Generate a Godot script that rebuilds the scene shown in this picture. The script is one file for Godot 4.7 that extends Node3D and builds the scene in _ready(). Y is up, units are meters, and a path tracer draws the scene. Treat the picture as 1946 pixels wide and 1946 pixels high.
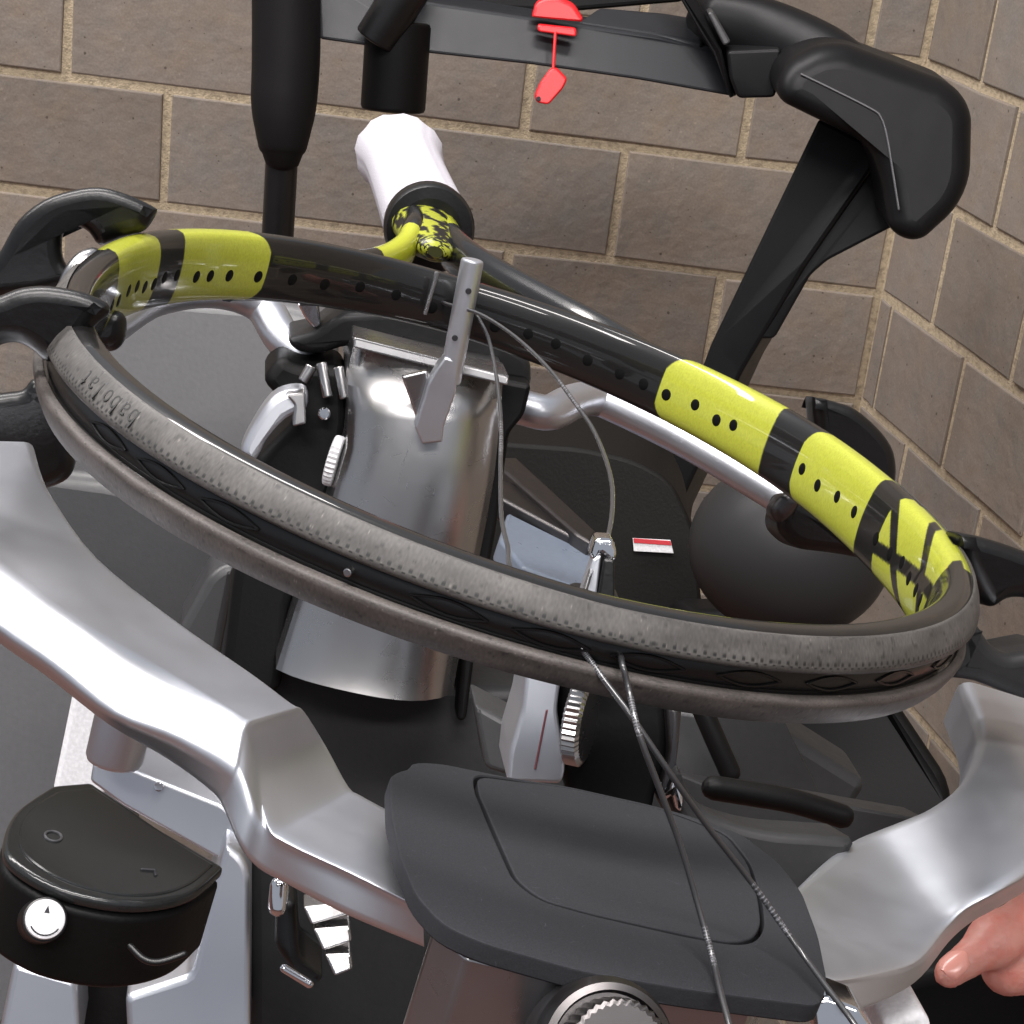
extends Node3D

var tv := PackedVector3Array()   # triangle corners, outward counter-clockwise
var tu := PackedVector2Array()   # their texture coordinates (kept only when asked for)
var mats := {}
var rng := RandomNumberGenerator.new()
var hoop: Array = [0.14022, 0.00260, -0.00141, 0.01668, 0.00059, -0.00168, -0.00066, 0.00001, 0.00030, -0.00015, -0.00023, 0.00034, 0.00008]
var machine_turn := Basis(Vector3(0.9817, -0.1905, 0), Vector3(0.1902, 0.9801, -0.0575), Vector3(0.011, 0.0565, 0.9983))

# ---------------------------------------------------------------- names, things, parts
func thing(called: String, label: String, category: String, at := Vector3.ZERO, turn := Basis.IDENTITY, group := "") -> Node3D:
	var o := Node3D.new()
	o.name = called
	add_child(o, true)
	o.transform = Transform3D(turn, at)
	o.set_meta("label", label)
	o.set_meta("category", category)
	if group != "":
		o.set_meta("group", group)
	return o

func put(called: String, mesh: Mesh, m: Material, parent: Node3D, at := Transform3D.IDENTITY) -> MeshInstance3D:
	var o := MeshInstance3D.new()
	o.name = called
	o.mesh = mesh
	o.material_override = m
	o.transform = at
	parent.add_child(o, true)
	return o

func part(called: String, m: Material, parent: Node3D, angle := 38.0, with_uv := false) -> MeshInstance3D:
	return put(called, finish(angle, with_uv), m, parent)

# ---------------------------------------------------------------- mesh helpers
func finish(angle := 38.0, with_uv := false) -> ArrayMesh:
	var n := tv.size() / 3
	var fn := PackedVector3Array()
	fn.resize(n)
	var ids := PackedInt32Array()
	ids.resize(n * 3)
	var seen := {}
	var around: Array = []
	for t in n:
		fn[t] = (tv[t * 3 + 1] - tv[t * 3]).cross(tv[t * 3 + 2] - tv[t * 3])
		for k in 3:
			var p := tv[t * 3 + k]
			var key := Vector3i(roundi(p.x * 50000.0), roundi(p.y * 50000.0), roundi(p.z * 50000.0))
			if not seen.has(key):
				seen[key] = around.size()
				around.append(PackedInt32Array())
			var id: int = seen[key]
			ids[t * 3 + k] = id
			around[id].append(t)
	var limit := cos(deg_to_rad(angle))
	var unit := PackedVector3Array()
	unit.resize(n)
	for t in n:
		unit[t] = fn[t].normalized()
	var st := SurfaceTool.new()
	st.begin(Mesh.PRIMITIVE_TRIANGLES)
	for t in n:
		if fn[t].length_squared() < 1e-22:
			continue
		for k in [0, 2, 1]:
			var s := Vector3.ZERO
			for other in around[ids[t * 3 + k]]:
				if unit[other].dot(unit[t]) > limit:
					s += fn[other]
			st.set_normal(s.normalized() if s.length_squared() > 0.0 else unit[t])
			if with_uv:
				st.set_uv(tu[t * 3 + k])
			st.add_vertex(tv[t * 3 + k])
	tv = PackedVector3Array()
	tu = PackedVector2Array()
	return st.commit()

func tri(a: Vector3, b: Vector3, c: Vector3, ua := Vector2.ZERO, ub := Vector2.ZERO, uc := Vector2.ZERO) -> void:
	tv.append(a); tv.append(b); tv.append(c)
	tu.append(ua); tu.append(ub); tu.append(uc)

func flip_from(start: int) -> void:       # turns what was added since start inside out if its volume is negative
	var vol := 0.0
	var o := tv[start] if tv.size() > start else Vector3.ZERO
	for i in range(start, tv.size(), 3):
		vol += (tv[i] - o).dot((tv[i + 1] - o).cross(tv[i + 2] - o))
	if vol < 0.0:
		for i in range(start, tv.size(), 3):
			var p := tv[i + 1]
			tv[i + 1] = tv[i + 2]
			tv[i + 2] = p
			var q := tu[i + 1]
			tu[i + 1] = tu[i + 2]
			tu[i + 2] = q

func loft(secs: Array, caps := true, loop := false, u0 := 0.0, u1 := 1.0, lid := PackedInt32Array()) -> void:
	var start := tv.size()
	var m: int = secs[0].size()
	var rows := secs.size() if loop else secs.size() - 1
	for i in rows:
		var a: Array = secs[i]
		var b: Array = secs[(i + 1) % secs.size()]
		var ua := lerpf(u0, u1, float(i) / rows)
		var ub := lerpf(u0, u1, float(i + 1) / rows)
		for j in m:
			var k := (j + 1) % m
			var va := float(j) / m
			var vb := float(j + 1) / m
			tri(a[j], b[j], b[k], Vector2(ua, va), Vector2(ub, va), Vector2(ub, vb))
			tri(a[j], b[k], a[k], Vector2(ua, va), Vector2(ub, vb), Vector2(ua, vb))
	if caps and not loop:
		cap(secs[0], true, lid)
		cap(secs[-1], false, lid)
	flip_from(start)

func lid_of(ring: Array) -> PackedInt32Array:
	var nrm := Vector3.ZERO
	for i in ring.size():
		nrm += (ring[i] - ring[0]).cross(ring[(i + 1) % ring.size()] - ring[0])
	nrm = nrm.normalized()
	var ax := (ring[1] - ring[0] as Vector3).normalized()
	ax = (ax - nrm * ax.dot(nrm)).normalized()
	var ay := nrm.cross(ax)
	var flat := PackedVector2Array()
	for p in ring:
		flat.append(Vector2((p - ring[0]).dot(ax), (p - ring[0]).dot(ay)) * 100.0)
	var idx := Geometry2D.triangulate_polygon(flat)
	if idx.is_empty():
		for i in range(1, ring.size() - 1):
			idx.append_array(PackedInt32Array([0, i, i + 1]))
	return idx

func cap(ring: Array, back: bool, lid := PackedInt32Array()) -> void:
	var nrm := Vector3.ZERO
	for i in ring.size():
		nrm += (ring[i] - ring[0]).cross(ring[(i + 1) % ring.size()] - ring[0])
	nrm = nrm.normalized()
	var idx := lid if lid.size() else lid_of(ring)
	for i in range(0, idx.size(), 3):
		var a: Vector3 = ring[idx[i]]
		var b: Vector3 = ring[idx[i + 1]]
		var c: Vector3 = ring[idx[i + 2]]
		var up := (b - a).cross(c - a).dot(nrm) > 0.0
		if up != back:      # rings run counter-clockwise seen from their far end
			tri(a, b, c)
		else:
			tri(a, c, b)

func smooth(pts: Array, per := 6, closed := true) -> Array:
	var out := []
	var n := pts.size()
	for i in (n if closed else n - 1):
		var p0: Vector3 = pts[(i - 1 + n) % n] if closed or i > 0 else pts[0]
		var p1: Vector3 = pts[i]
		var p2: Vector3 = pts[(i + 1) % n]
		var p3: Vector3 = pts[(i + 2) % n] if closed or i + 2 < n else pts[n - 1]
		for k in per:
			out.append(p1.cubic_interpolate(p2, p0, p3, float(k) / per))
	if not closed:
		out.append(pts[n - 1])
	return out

func rounded(pts: Array, r: float, per := 4) -> Array:      # corners of a closed outline rounded with radius r at most
	var out := []
	var n := pts.size()
	for i in n:
		var p: Vector3 = pts[i]
		var a: Vector3 = pts[(i - 1 + n) % n] - p
		var b: Vector3 = pts[(i + 1) % n] - p
		var d := minf(r, minf(a.length(), b.length()) * 0.45)
		for k in per + 1:
			var t := float(k) / per
			out.append((p + a.normalized() * d).bezier_interpolate(p + a.normalized() * d * 0.42, p + b.normalized() * d * 0.42, p + b.normalized() * d, t))
	return out

func inset(ring: Array, nrm: Vector3, d: float) -> Array:
	var out := []
	var n := ring.size()
	for i in n:
		var a: Vector3 = (ring[i] - ring[(i - 1 + n) % n] as Vector3)
		var b: Vector3 = (ring[(i + 1) % n] - ring[i] as Vector3)
		var na := nrm.cross(a).normalized()
		var nb := nrm.cross(b).normalized()
		var s := na + nb
		if s.length() < 0.2:
			s = na if na.length() > 0.5 else nb
		out.append(ring[i] + s.normalized() * d * minf(1.0 / maxf(s.length() * 0.5, 0.5), 1.6))
	return out

func slab(ring: Array, along: Vector3, bevel := 0.002, steps := 3) -> void:   # an outline given its thickness, with rounded edges
	var nrm := Vector3.ZERO
	for i in ring.size():
		nrm += (ring[i] - ring[0]).cross(ring[(i + 1) % ring.size()] - ring[0])
	nrm = nrm.normalized()
	var dir := along.normalized()
	var t := along.length()
	bevel = minf(bevel, t * 0.49)
	var secs := []
	for k in steps + 1:
		var a := PI / 2 * k / steps
		secs.append(moved(inset(ring, nrm, bevel * (1.0 - sin(a))), dir * bevel * (1.0 - cos(a))))
	for k in range(steps, -1, -1):
		var a := PI / 2 * k / steps
		secs.append(moved(inset(ring, nrm, bevel * (1.0 - sin(a))), dir * (t - bevel * (1.0 - cos(a)))))
	loft(secs, true, false, 0.0, 1.0, lid_of(ring))

func moved(ring: Array, by: Vector3) -> Array:
	var out := []
	for p in ring:
		out.append(p + by)
	return out

func tube(path: Array, r, seg := 10, round_ends := true, flat := 1.0, up := Vector3.ZERO, u0 := 0.0, u1 := 1.0) -> void:   # r is a number or one per point; flat squeezes it along up
	var n := path.size()
	var secs := []
	var side := up
	for i in n:
		var d: Vector3 = (path[mini(i + 1, n - 1)] - path[maxi(i - 1, 0)] as Vector3).normalized()
		if side == Vector3.ZERO:
			side = d.cross(Vector3.UP if absf(d.y) < 0.9 else Vector3.RIGHT)
		if up != Vector3.ZERO:
			side = up
		side = (side - d * side.dot(d)).normalized()
		var across := d.cross(side)
		var rad: float = r[i] if r is Array else r
		if round_ends and i == 0:
			for e in [[0.92, 0.4], [0.6, 0.8]]:
				secs.append(ring_at(path[i] - d * rad * e[0] * 0.9, across, side, rad * e[1], seg, flat))
		secs.append(ring_at(path[i], across, side, rad, seg, flat))
		if round_ends and i == n - 1:
			for e in [[0.6, 0.8], [0.92, 0.4]]:
				secs.append(ring_at(path[i] + d * rad * e[0] * 0.9, across, side, rad * e[1], seg, flat))
	loft(secs, true, false, u0, u1)

func ring_at(c: Vector3, ax: Vector3, ay: Vector3, r: float, seg: int, flat := 1.0) -> Array:
	var out := []
	for k in seg:
		var a := TAU * k / seg
		out.append(c + ax * cos(a) * r + ay * sin(a) * r * flat)
	return out

func turned(profile: Array, at: Vector3, axis: Vector3, seg := 32, ridges := 0.0) -> void:   # profile: Vector2(radius, along); ridges: knurling depth
	var d := axis.normalized()
	var ax := d.cross(Vector3.UP if absf(d.y) < 0.9 else Vector3.RIGHT).normalized()
	var ay := d.cross(ax)
	var secs := []
	for p in profile:
		var ring := []
		for k in seg:
			var a := TAU * k / seg
			var r: float = maxf(p.x - (ridges if k % 2 else 0.0), 0.0002)
			ring.append(at + d * p.y + ax * cos(a) * r + ay * sin(a) * r)
		secs.append(ring)
	loft(secs)

func rod(a: Vector3, b: Vector3, r: float, seg := 20, bevel := 0.0008, ridges := 0.0) -> void:
	var l := a.distance_to(b)
	turned([Vector2(r - bevel, 0), Vector2(r - bevel * 0.3, bevel * 0.3), Vector2(r, bevel), Vector2(r, l - bevel), Vector2(r - bevel * 0.3, l - bevel * 0.3), Vector2(r - bevel, l)], a, b - a, seg, ridges)

func box(c: Vector3, size: Vector3, bevel := 0.002, b := Basis.IDENTITY) -> void:
	var h := size / 2
	var ring := []
	for p in [Vector2(-1, -1), Vector2(1, -1), Vector2(1, 1), Vector2(-1, 1)]:
		ring.append(c + b * Vector3(p.x * h.x, p.y * h.y, h.z))
	slab(rounded(ring, bevel, 3) if bevel > 0.0011 else ring, b * Vector3(0, 0, -size.z), bevel, 2)

# ---------------------------------------------------------------- materials
func noise_tex(freq: float, seed_no: int, oct := 4, normal := false, strength := 4.0, ramp: Gradient = null, kind := FastNoiseLite.TYPE_SIMPLEX_SMOOTH, side := 512) -> NoiseTexture2D:
	var n := FastNoiseLite.new()
	n.noise_type = kind
	n.frequency = freq
	n.seed = seed_no
	n.fractal_octaves = oct
	var t := NoiseTexture2D.new()
	t.width = side
	t.height = side
	t.seamless = true
	t.noise = n
	t.as_normal_map = normal
	t.bump_strength = strength
	if ramp:
		t.color_ramp = ramp
	return t

func ramp_of(stops: Array) -> Gradient:
	var g := Gradient.new()
	var offs := PackedFloat32Array()
	var cols := PackedColorArray()
	for s in stops:
		offs.append(s[0])
		cols.append(s[1])
	g.offsets = offs
	g.colors = cols
	return g

func mat(called: String, c: Color, rough: float, metal := 0.0) -> StandardMaterial3D:
	var m := StandardMaterial3D.new()
	m.resource_name = called
	m.albedo_color = c
	m.roughness = rough
	m.metallic = metal
	mats[called] = m
	return m

func grain(m: StandardMaterial3D, scale: float, bump: Texture2D = null, normal_scale := 1.0, rough: Texture2D = null, albedo: Texture2D = null) -> StandardMaterial3D:
	m.uv1_triplanar = true
	m.uv1_scale = Vector3.ONE * scale
	if bump:
		m.normal_enabled = true
		m.normal_texture = bump
		m.normal_scale = normal_scale
	if rough:
		m.roughness_texture = rough
	if albedo:
		m.albedo_texture = albedo
	return m

func grey(v: float) -> Color:
	return Color(v, v, v)

func make_materials() -> void:
	var fine := noise_tex(0.06, 11, 3, true, 3.0)
	var smudge := noise_tex(0.012, 21, 5, false, 1.0, ramp_of([[0.0, grey(0.75)], [0.5, grey(0.9)], [1.0, grey(1.0)]]))
	var scratched := scratch_texture()
	var lint := fleck_texture(95, 1500, 0.62)
	var cast := noise_tex(0.02, 31, 5, true, 1.6)
	var dust := noise_tex(0.09, 41, 4, false, 1.0, ramp_of([[0.0, grey(0.86)], [0.55, grey(0.94)], [0.8, grey(1.0)], [1.0, grey(1.0)]]))
	var soft := noise_tex(0.05, 43, 4, false, 1.0, ramp_of([[0.0, grey(0.93)], [0.5, grey(0.97)], [1.0, grey(1.0)]]))
	grain(mat("silver", Color(0.80, 0.81, 0.835), 0.45, 0.95), 7.0, cast, 0.07, scratched)
	grain(mat("steel", Color(0.69, 0.685, 0.685), 0.32, 1.0), 5.0, cast, 0.10, scratched)
	grain(mat("chrome", Color(0.86, 0.86, 0.87), 0.10, 1.0), 9.0, cast, 0.05, smudge)
	grain(mat("dark_metal", Color(0.36, 0.35, 0.35), 0.42, 1.0), 9.0, cast, 0.1, smudge)
	grain(mat("pale_plate", Color(0.46, 0.50, 0.56), 0.35), 9.0, fine, 0.05, smudge, soft)
	grain(mat("black_plastic", Color(0.095, 0.095, 0.10), 0.40), 11.0, fine, 0.10, scratched, lint)
	grain(mat("deep_black", Color(0.055, 0.053, 0.053), 0.5), 14.0, fine, 0.10, null, dust)
	grain(mat("rubber", Color(0.29, 0.295, 0.315), 0.66), 9.0, fine, 0.10, null, lint)
	grain(mat("charcoal", Color(0.18, 0.18, 0.182), 0.5), 12.0, fine, 0.08, smudge, soft)
	grain(mat("grey_plastic", Color(0.36, 0.36, 0.365), 0.45), 10.0, fine, 0.06, smudge, soft)
	grain(mat("mid_plastic", Color(0.22, 0.22, 0.225), 0.45), 10.0, fine, 0.06, smudge, soft)
	grain(mat("treadmill_black", Color(0.15, 0.15, 0.158), 0.44), 9.0, fine, 0.04, scratched, lint)
	grain(mat("treadmill_grey", Color(0.20, 0.21, 0.235), 0.45), 9.0, fine, 0.04, scratched, lint)
	grain(mat("hood_brown", Color(0.085, 0.08, 0.075), 0.55), 12.0, fine, 0.2, null, dust)
	grain(mat("foam", Color(0.085, 0.08, 0.085), 0.55), 30.0, fine, 0.3, null, dust)
	grain(mat("red", Color(0.84, 0.10, 0.13), 0.38), 20.0, fine, 0.1)
	grain(mat("white_paint", Color(0.90, 0.90, 0.91), 0.4), 12.0, fine, 0.1, null, dust)
	grain(mat("grip_white", Color(0.80, 0.79, 0.82), 0.75), 22.0, fine, 0.5, null, dust)
	grain(mat("drum_black", Color(0.13, 0.135, 0.135), 0.22), 10.0, null, 0.0, smudge, soft)
	for k in ["deep_black", "hood_brown", "charcoal", "rubber", "foam", "treadmill_black"]:
		mats[k].metallic_specular = 0.28
	mat("ink", Color(0.12, 0.12, 0.14), 0.6)
	mat("sticker_red", Color(0.72, 0.14, 0.18), 0.5)
	mat("worn_print", Color(0.13, 0.13, 0.125), 0.6)
	mat("seam_red", Color(0.36, 0.17, 0.19), 0.5)
	mat("seam", Color(0.27, 0.27, 0.28), 0.3)
	mat("grommet", Color(0.03, 0.03, 0.03), 0.6).metallic_specular = 0.25
	grain(mat("mortar", Color(0.735, 0.67, 0.565), 0.95), 9.0, noise_tex(0.08, 61, 5, true, 7.0), 0.35, null, noise_tex(0.03, 62, 5, false, 1.0, ramp_of([[0.0, grey(0.72)], [0.5, grey(0.92)], [1.0, grey(1.0)]])))
	var skin := mat("skin", Color(0.76, 0.56, 0.515), 0.5)
	grain(skin, 18.0, noise_tex(0.05, 71, 4, true, 4.0), 0.35, null, noise_tex(0.015, 72, 4, false, 1.0, ramp_of([[0.0, Color(1.0, 0.80, 0.78)], [0.5, Color(1, 0.93, 0.92)], [1.0, Color(1, 1, 1)]])))
	skin.subsurf_scatter_enabled = true
	skin.subsurf_scatter_strength = 0.25
	mat("nail", Color(0.86, 0.60, 0.55), 0.25)
	grain(mat("floor", Color(0.40, 0.27, 0.23), 0.8), 2.0, fine, 0.3, null, dust)
	# blocks of the wall: four tones that share their grain, pits and pale flecks
	var block_grain := block_texture()
	var pits := noise_tex(0.045, 81, 5, true, 8.0)
	var tone := 0
	for c in [Color(0.545, 0.502, 0.460), Color(0.510, 0.468, 0.426), Color(0.570, 0.525, 0.478), Color(0.535, 0.500, 0.464)]:
		var m := mat("block_%d" % tone, c, 0.88)
		grain(m, 3.1, pits, 0.10, null, block_grain)
		m.uv1_world_triplanar = true
		m.uv1_offset = Vector3(0.31, 0.17, 0.23) * tone
		tone += 1

func scratch_texture() -> ImageTexture:     # fine scratches and wiped marks, for gloss
	var n := 1024
	var im := Image.create(n, n, false, Image.FORMAT_RGB8)
	var a := FastNoiseLite.new()
	a.seed = 91
	a.frequency = 0.006
	a.fractal_octaves = 4
	for y in n:
		for x in n:
			im.set_pixel(x, y, grey(clampf(0.88 + 0.10 * a.get_noise_2d(x, y), 0.0, 1.0)))
	var r := RandomNumberGenerator.new()
	r.seed = 92
	for i in 420:
		var p := Vector2(r.randf() * n, r.randf() * n)
		var d := Vector2.from_angle(r.randf_range(-0.7, 0.7) + (PI / 2 if r.randf() < 0.3 else 0.0))
		var v := r.randf_range(0.6, 0.75) if r.randf() < 0.4 else 1.0
		for k in r.randi_range(4, 34):
			p += d
			d = d.rotated(r.randf_range(-0.02, 0.02))
			im.set_pixel(posmod(int(p.x), n), posmod(int(p.y), n), grey(v))
	im.generate_mipmaps()
	return ImageTexture.create_from_image(im)

func fleck_texture(seed_no: int, count: int, base: float) -> ImageTexture:    # specks of dust and lint, short scuffs
	var n := 1024
	var im := Image.create(n, n, false, Image.FORMAT_RGB8)
	var a := FastNoiseLite.new()
	a.seed = seed_no
	a.frequency = 0.2
	a.fractal_octaves = 3
	for y in n:
		for x in n:
			im.set_pixel(x, y, grey(base * (1.0 + 0.16 * a.get_noise_2d(x, y))))
	var r := RandomNumberGenerator.new()
	r.seed = seed_no
	for i in count:
		var p := Vector2(r.randf() * n, r.randf() * n)
		var d := Vector2.from_angle(r.randf() * TAU)
		var v := r.randf_range(base * 1.15, 1.0)
		for k in (r.randi_range(1, 3) if r.randf() < 0.9 else r.randi_range(5, 16)):
			p += d
			d = d.rotated(r.randf_range(-0.25, 0.25))
			im.set_pixel(posmod(int(p.x), n), posmod(int(p.y), n), grey(v))
	im.generate_mipmaps()
	return ImageTexture.create_from_image(im)

func block_texture() -> ImageTexture:
	var n := 1024
	var im := Image.create(n, n, false, Image.FORMAT_RGB8)
	var a := FastNoiseLite.new()
	a.seed = 3
	a.frequency = 0.008
	a.fractal_octaves = 5
	var b := FastNoiseLite.new()
	b.seed = 4
	b.frequency = 0.12
	b.fractal_octaves = 2
	for y in n:
		for x in n:
			var v := 0.90 + 0.05 * a.get_noise_2d(x, y) + 0.06 * b.get_noise_2d(x, y)
			var w := 0.03 * a.get_noise_2d(y + 500, x)
			im.set_pixel(x, y, Color(v + w, v, v - w))
	var r := RandomNumberGenerator.new()
	r.seed = 77
	for i in 420:     # pale flecks and dark pits in the block
		var p := Vector2(r.randf() * n, r.randf() * n)
		var s := r.randf_range(0.8, 2.6) if r.randf() < 0.85 else r.randf_range(2.5, 4.2)
		var light := r.randf() < 0.62
		for y in range(-5, 6):
			for x in range(-5, 6):
				var d := Vector2(x, y * r.randf_range(0.8, 1.4)).length() - s
				if d < 0.0:
					var q := Vector2i(int(p.x + x + n) % n, int(p.y + y + n) % n)
					im.set_pixel(q.x, q.y, Color(1.0, 1.0, 1.0) if light else Color(0.58, 0.55, 0.53))
	im.generate_mipmaps()
	return ImageTexture.create_from_image(im)

# ---------------------------------------------------------------- the scene
func _ready() -> void:
	rng.seed = 7
	var cam := Camera3D.new()
	cam.name = "camera"
	cam.fov = 29.852
	cam.near = 0.02
	cam.far = 60.0
	add_child(cam)
	cam.transform = Transform3D(Basis(Vector3(0.988083, 0.118174, 0.098622), Vector3(-0.072669, 0.922987, -0.377908), Vector3(-0.135685, 0.366238, 0.920575)), Vector3(-0.0712, 1.2302, 0.5176))
	cam.current = true
	var env := Environment.new()
	env.background_mode = Environment.BG_COLOR
	env.background_color = Color(0.76, 0.785, 0.83)
	env.background_energy_multiplier = 0.70
	env.tonemap_mode = Environment.TONE_MAPPER_LINEAR
	env.tonemap_exposure = 1.0
	env.sdfgi_enabled = true
	env.ssao_enabled = true
	env.ssil_enabled = true
	var we := WorldEnvironment.new()
	we.name = "environment"
	we.environment = env
	add_child(we)
	make_materials()
	ceiling_lamp(Vector3(-1.3, 2.70, -0.86), 2.6, 6.2, "long ceiling lamp nearest the wall above the machine")
	ceiling_lamp(Vector3(-0.45, 2.75, 0.55), 1.8, 4.8, "long ceiling lamp straight above the stringing machine")
	ceiling_lamp(Vector3(-0.10, 2.75, 1.9), 1.8, 4.2, "long ceiling lamp behind the photographer")
	floor_and_walls()
	treadmill()
	safety_key()
	stringing_machine()
	tennis_racket()
	racket_string()
	hand()

func ceiling_lamp(at: Vector3, long: float, energy: float, label: String) -> void:
	var o := thing("ceiling_lamp", label, "lamp", at, Basis.IDENTITY, "ceiling lamps above the machine")
	box(Vector3(0, 0.03, 0), Vector3(long + 0.06, 0.05, 0.34), 0.008)
	part("lamp_housing", mats["white_paint"], o)
	var glow := StandardMaterial3D.new()
	glow.albedo_color = Color(0.9, 0.9, 0.9)
	glow.emission_enabled = true
	glow.emission = Color(1.0, 0.98, 0.97)
	glow.emission_energy_multiplier = 6.0
	box(Vector3(0, 0.0, 0), Vector3(long, 0.008, 0.28), 0.001)
	part("lamp_diffuser", glow, o)
	var l := AreaLight3D.new()
	l.name = "lamp_light"
	l.area_size = Vector2(long, 0.28)
	l.light_energy = energy
	l.light_color = Color(1.0, 0.98, 0.97)
	l.area_range = 12.0
	l.area_attenuation = 2.0
	l.shadow_enabled = true
	o.add_child(l)
	l.position = Vector3(0, -0.012, 0)
	l.rotation_degrees = Vector3(-90, 0, 0)

func floor_and_walls() -> void:
	var fl := MeshInstance3D.new()
	var pm := PlaneMesh.new()
	pm.size = Vector2(14, 14)
	fl.mesh = pm
	fl.material_override = mats["floor"]
	fl.name = "floor"
	add_child(fl)
	fl.position = Vector3(0, 0, 2.0)
	fl.set_meta("kind", "structure")
	var eye_height := 1.2302
	var joint_0 := eye_height - 0.2062
	var module := 0.1022
	var corner := Vector3(0.4746, 0, -1.1093)
	var along := Vector3(0.99287, 0, 0.11922)      # left wall, towards the corner
	var out_l := Vector3(-0.11922, 0, 0.99287)
	wall("dark brown block wall with pale mortar behind the racket handle", corner, -along, out_l, joint_0, module, 0.4, {0: [0.050, 0.245], 1: [0.144, 0.335]}, 2.2)
	var along_r := Vector3(0.12452, 0, 0.99222)
	var out_r := Vector3(-0.99222, 0, 0.12452)
	wall("block wall turning the corner beside the right treadmill handle", corner, along_r, out_r, joint_0, module, 0.148, {0: [0.107], 1: [0.030]}, 1.7)

func wall(label: String, corner: Vector3, along: Vector3, outward: Vector3, joint_0: float, module: float, length: float, first: Dictionary, reach: float) -> void:
	# corner: where the wall meets its neighbour; along runs away from the corner
	var b := Basis(along, Vector3.UP, outward)
	var o := thing("brick_wall", label, "wall", corner, b)
	var gap := 0.0082
	var low := -11
	var top := 6
	box(Vector3(reach / 2, joint_0 + module * (low + top) / 2.0, -0.0513), Vector3(reach + 0.1, module * (top - low) - 0.001, 0.1), 0.0005)
	part("mortar", mats["mortar"], o)
	var shared := {}
	for course in range(low, top):
		var y0 := joint_0 + module * course + gap / 2
		var x: float = 0.001
		var cuts: Array = first[posmod(course, 2)].duplicate()
		if course != 0 and cuts.size() > 1 and cuts[0] < 0.1:
			cuts.pop_front()
		var next: float = cuts.pop_front()
		while x < reach:
			var x1 := minf(next, reach)
			var w := snappedf(x1 - x - gap, 0.001)
			if w > 0.008:
				var kind := rng.randi() % 3
				var key := "%.3f_%d" % [w, kind]
				if not shared.has(key):
					var r := RandomNumberGenerator.new()
					r.seed = kind * 31 + int(w * 1000)
					var ring := []
					var h := (module - gap) / 2
					for p in [Vector2(-1, -1), Vector2(0, -1), Vector2(1, -1), Vector2(1, 1), Vector2(0.1, 1), Vector2(-1, 1)]:
						ring.append(Vector3(p.x * w / 2, p.y * h, 0) + Vector3(r.randf_range(-1, 1), r.randf_range(-1, 1), 0) * 0.0009)
					slab(moved(ring, Vector3(0, 0, -0.03)), Vector3(0, 0, 0.03), 0.0014, 2)
					shared[key] = finish(30.0)
				var t := Transform3D(Basis.IDENTITY, Vector3(x + gap / 2 + w / 2, y0 + (module - gap) / 2, 0.0008 + rng.randf_range(-0.0008, 0.0010)))
				t.basis = Basis(Vector3.UP, rng.randf_range(-0.004, 0.004)) * Basis(Vector3.RIGHT, rng.randf_range(-0.008, 0.008))
				put("brick", shared[key], mats["block_%d" % (rng.randi() % 4)], o, t)
			x = x1
			next = cuts.pop_front() if cuts.size() else x1 + length

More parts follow.
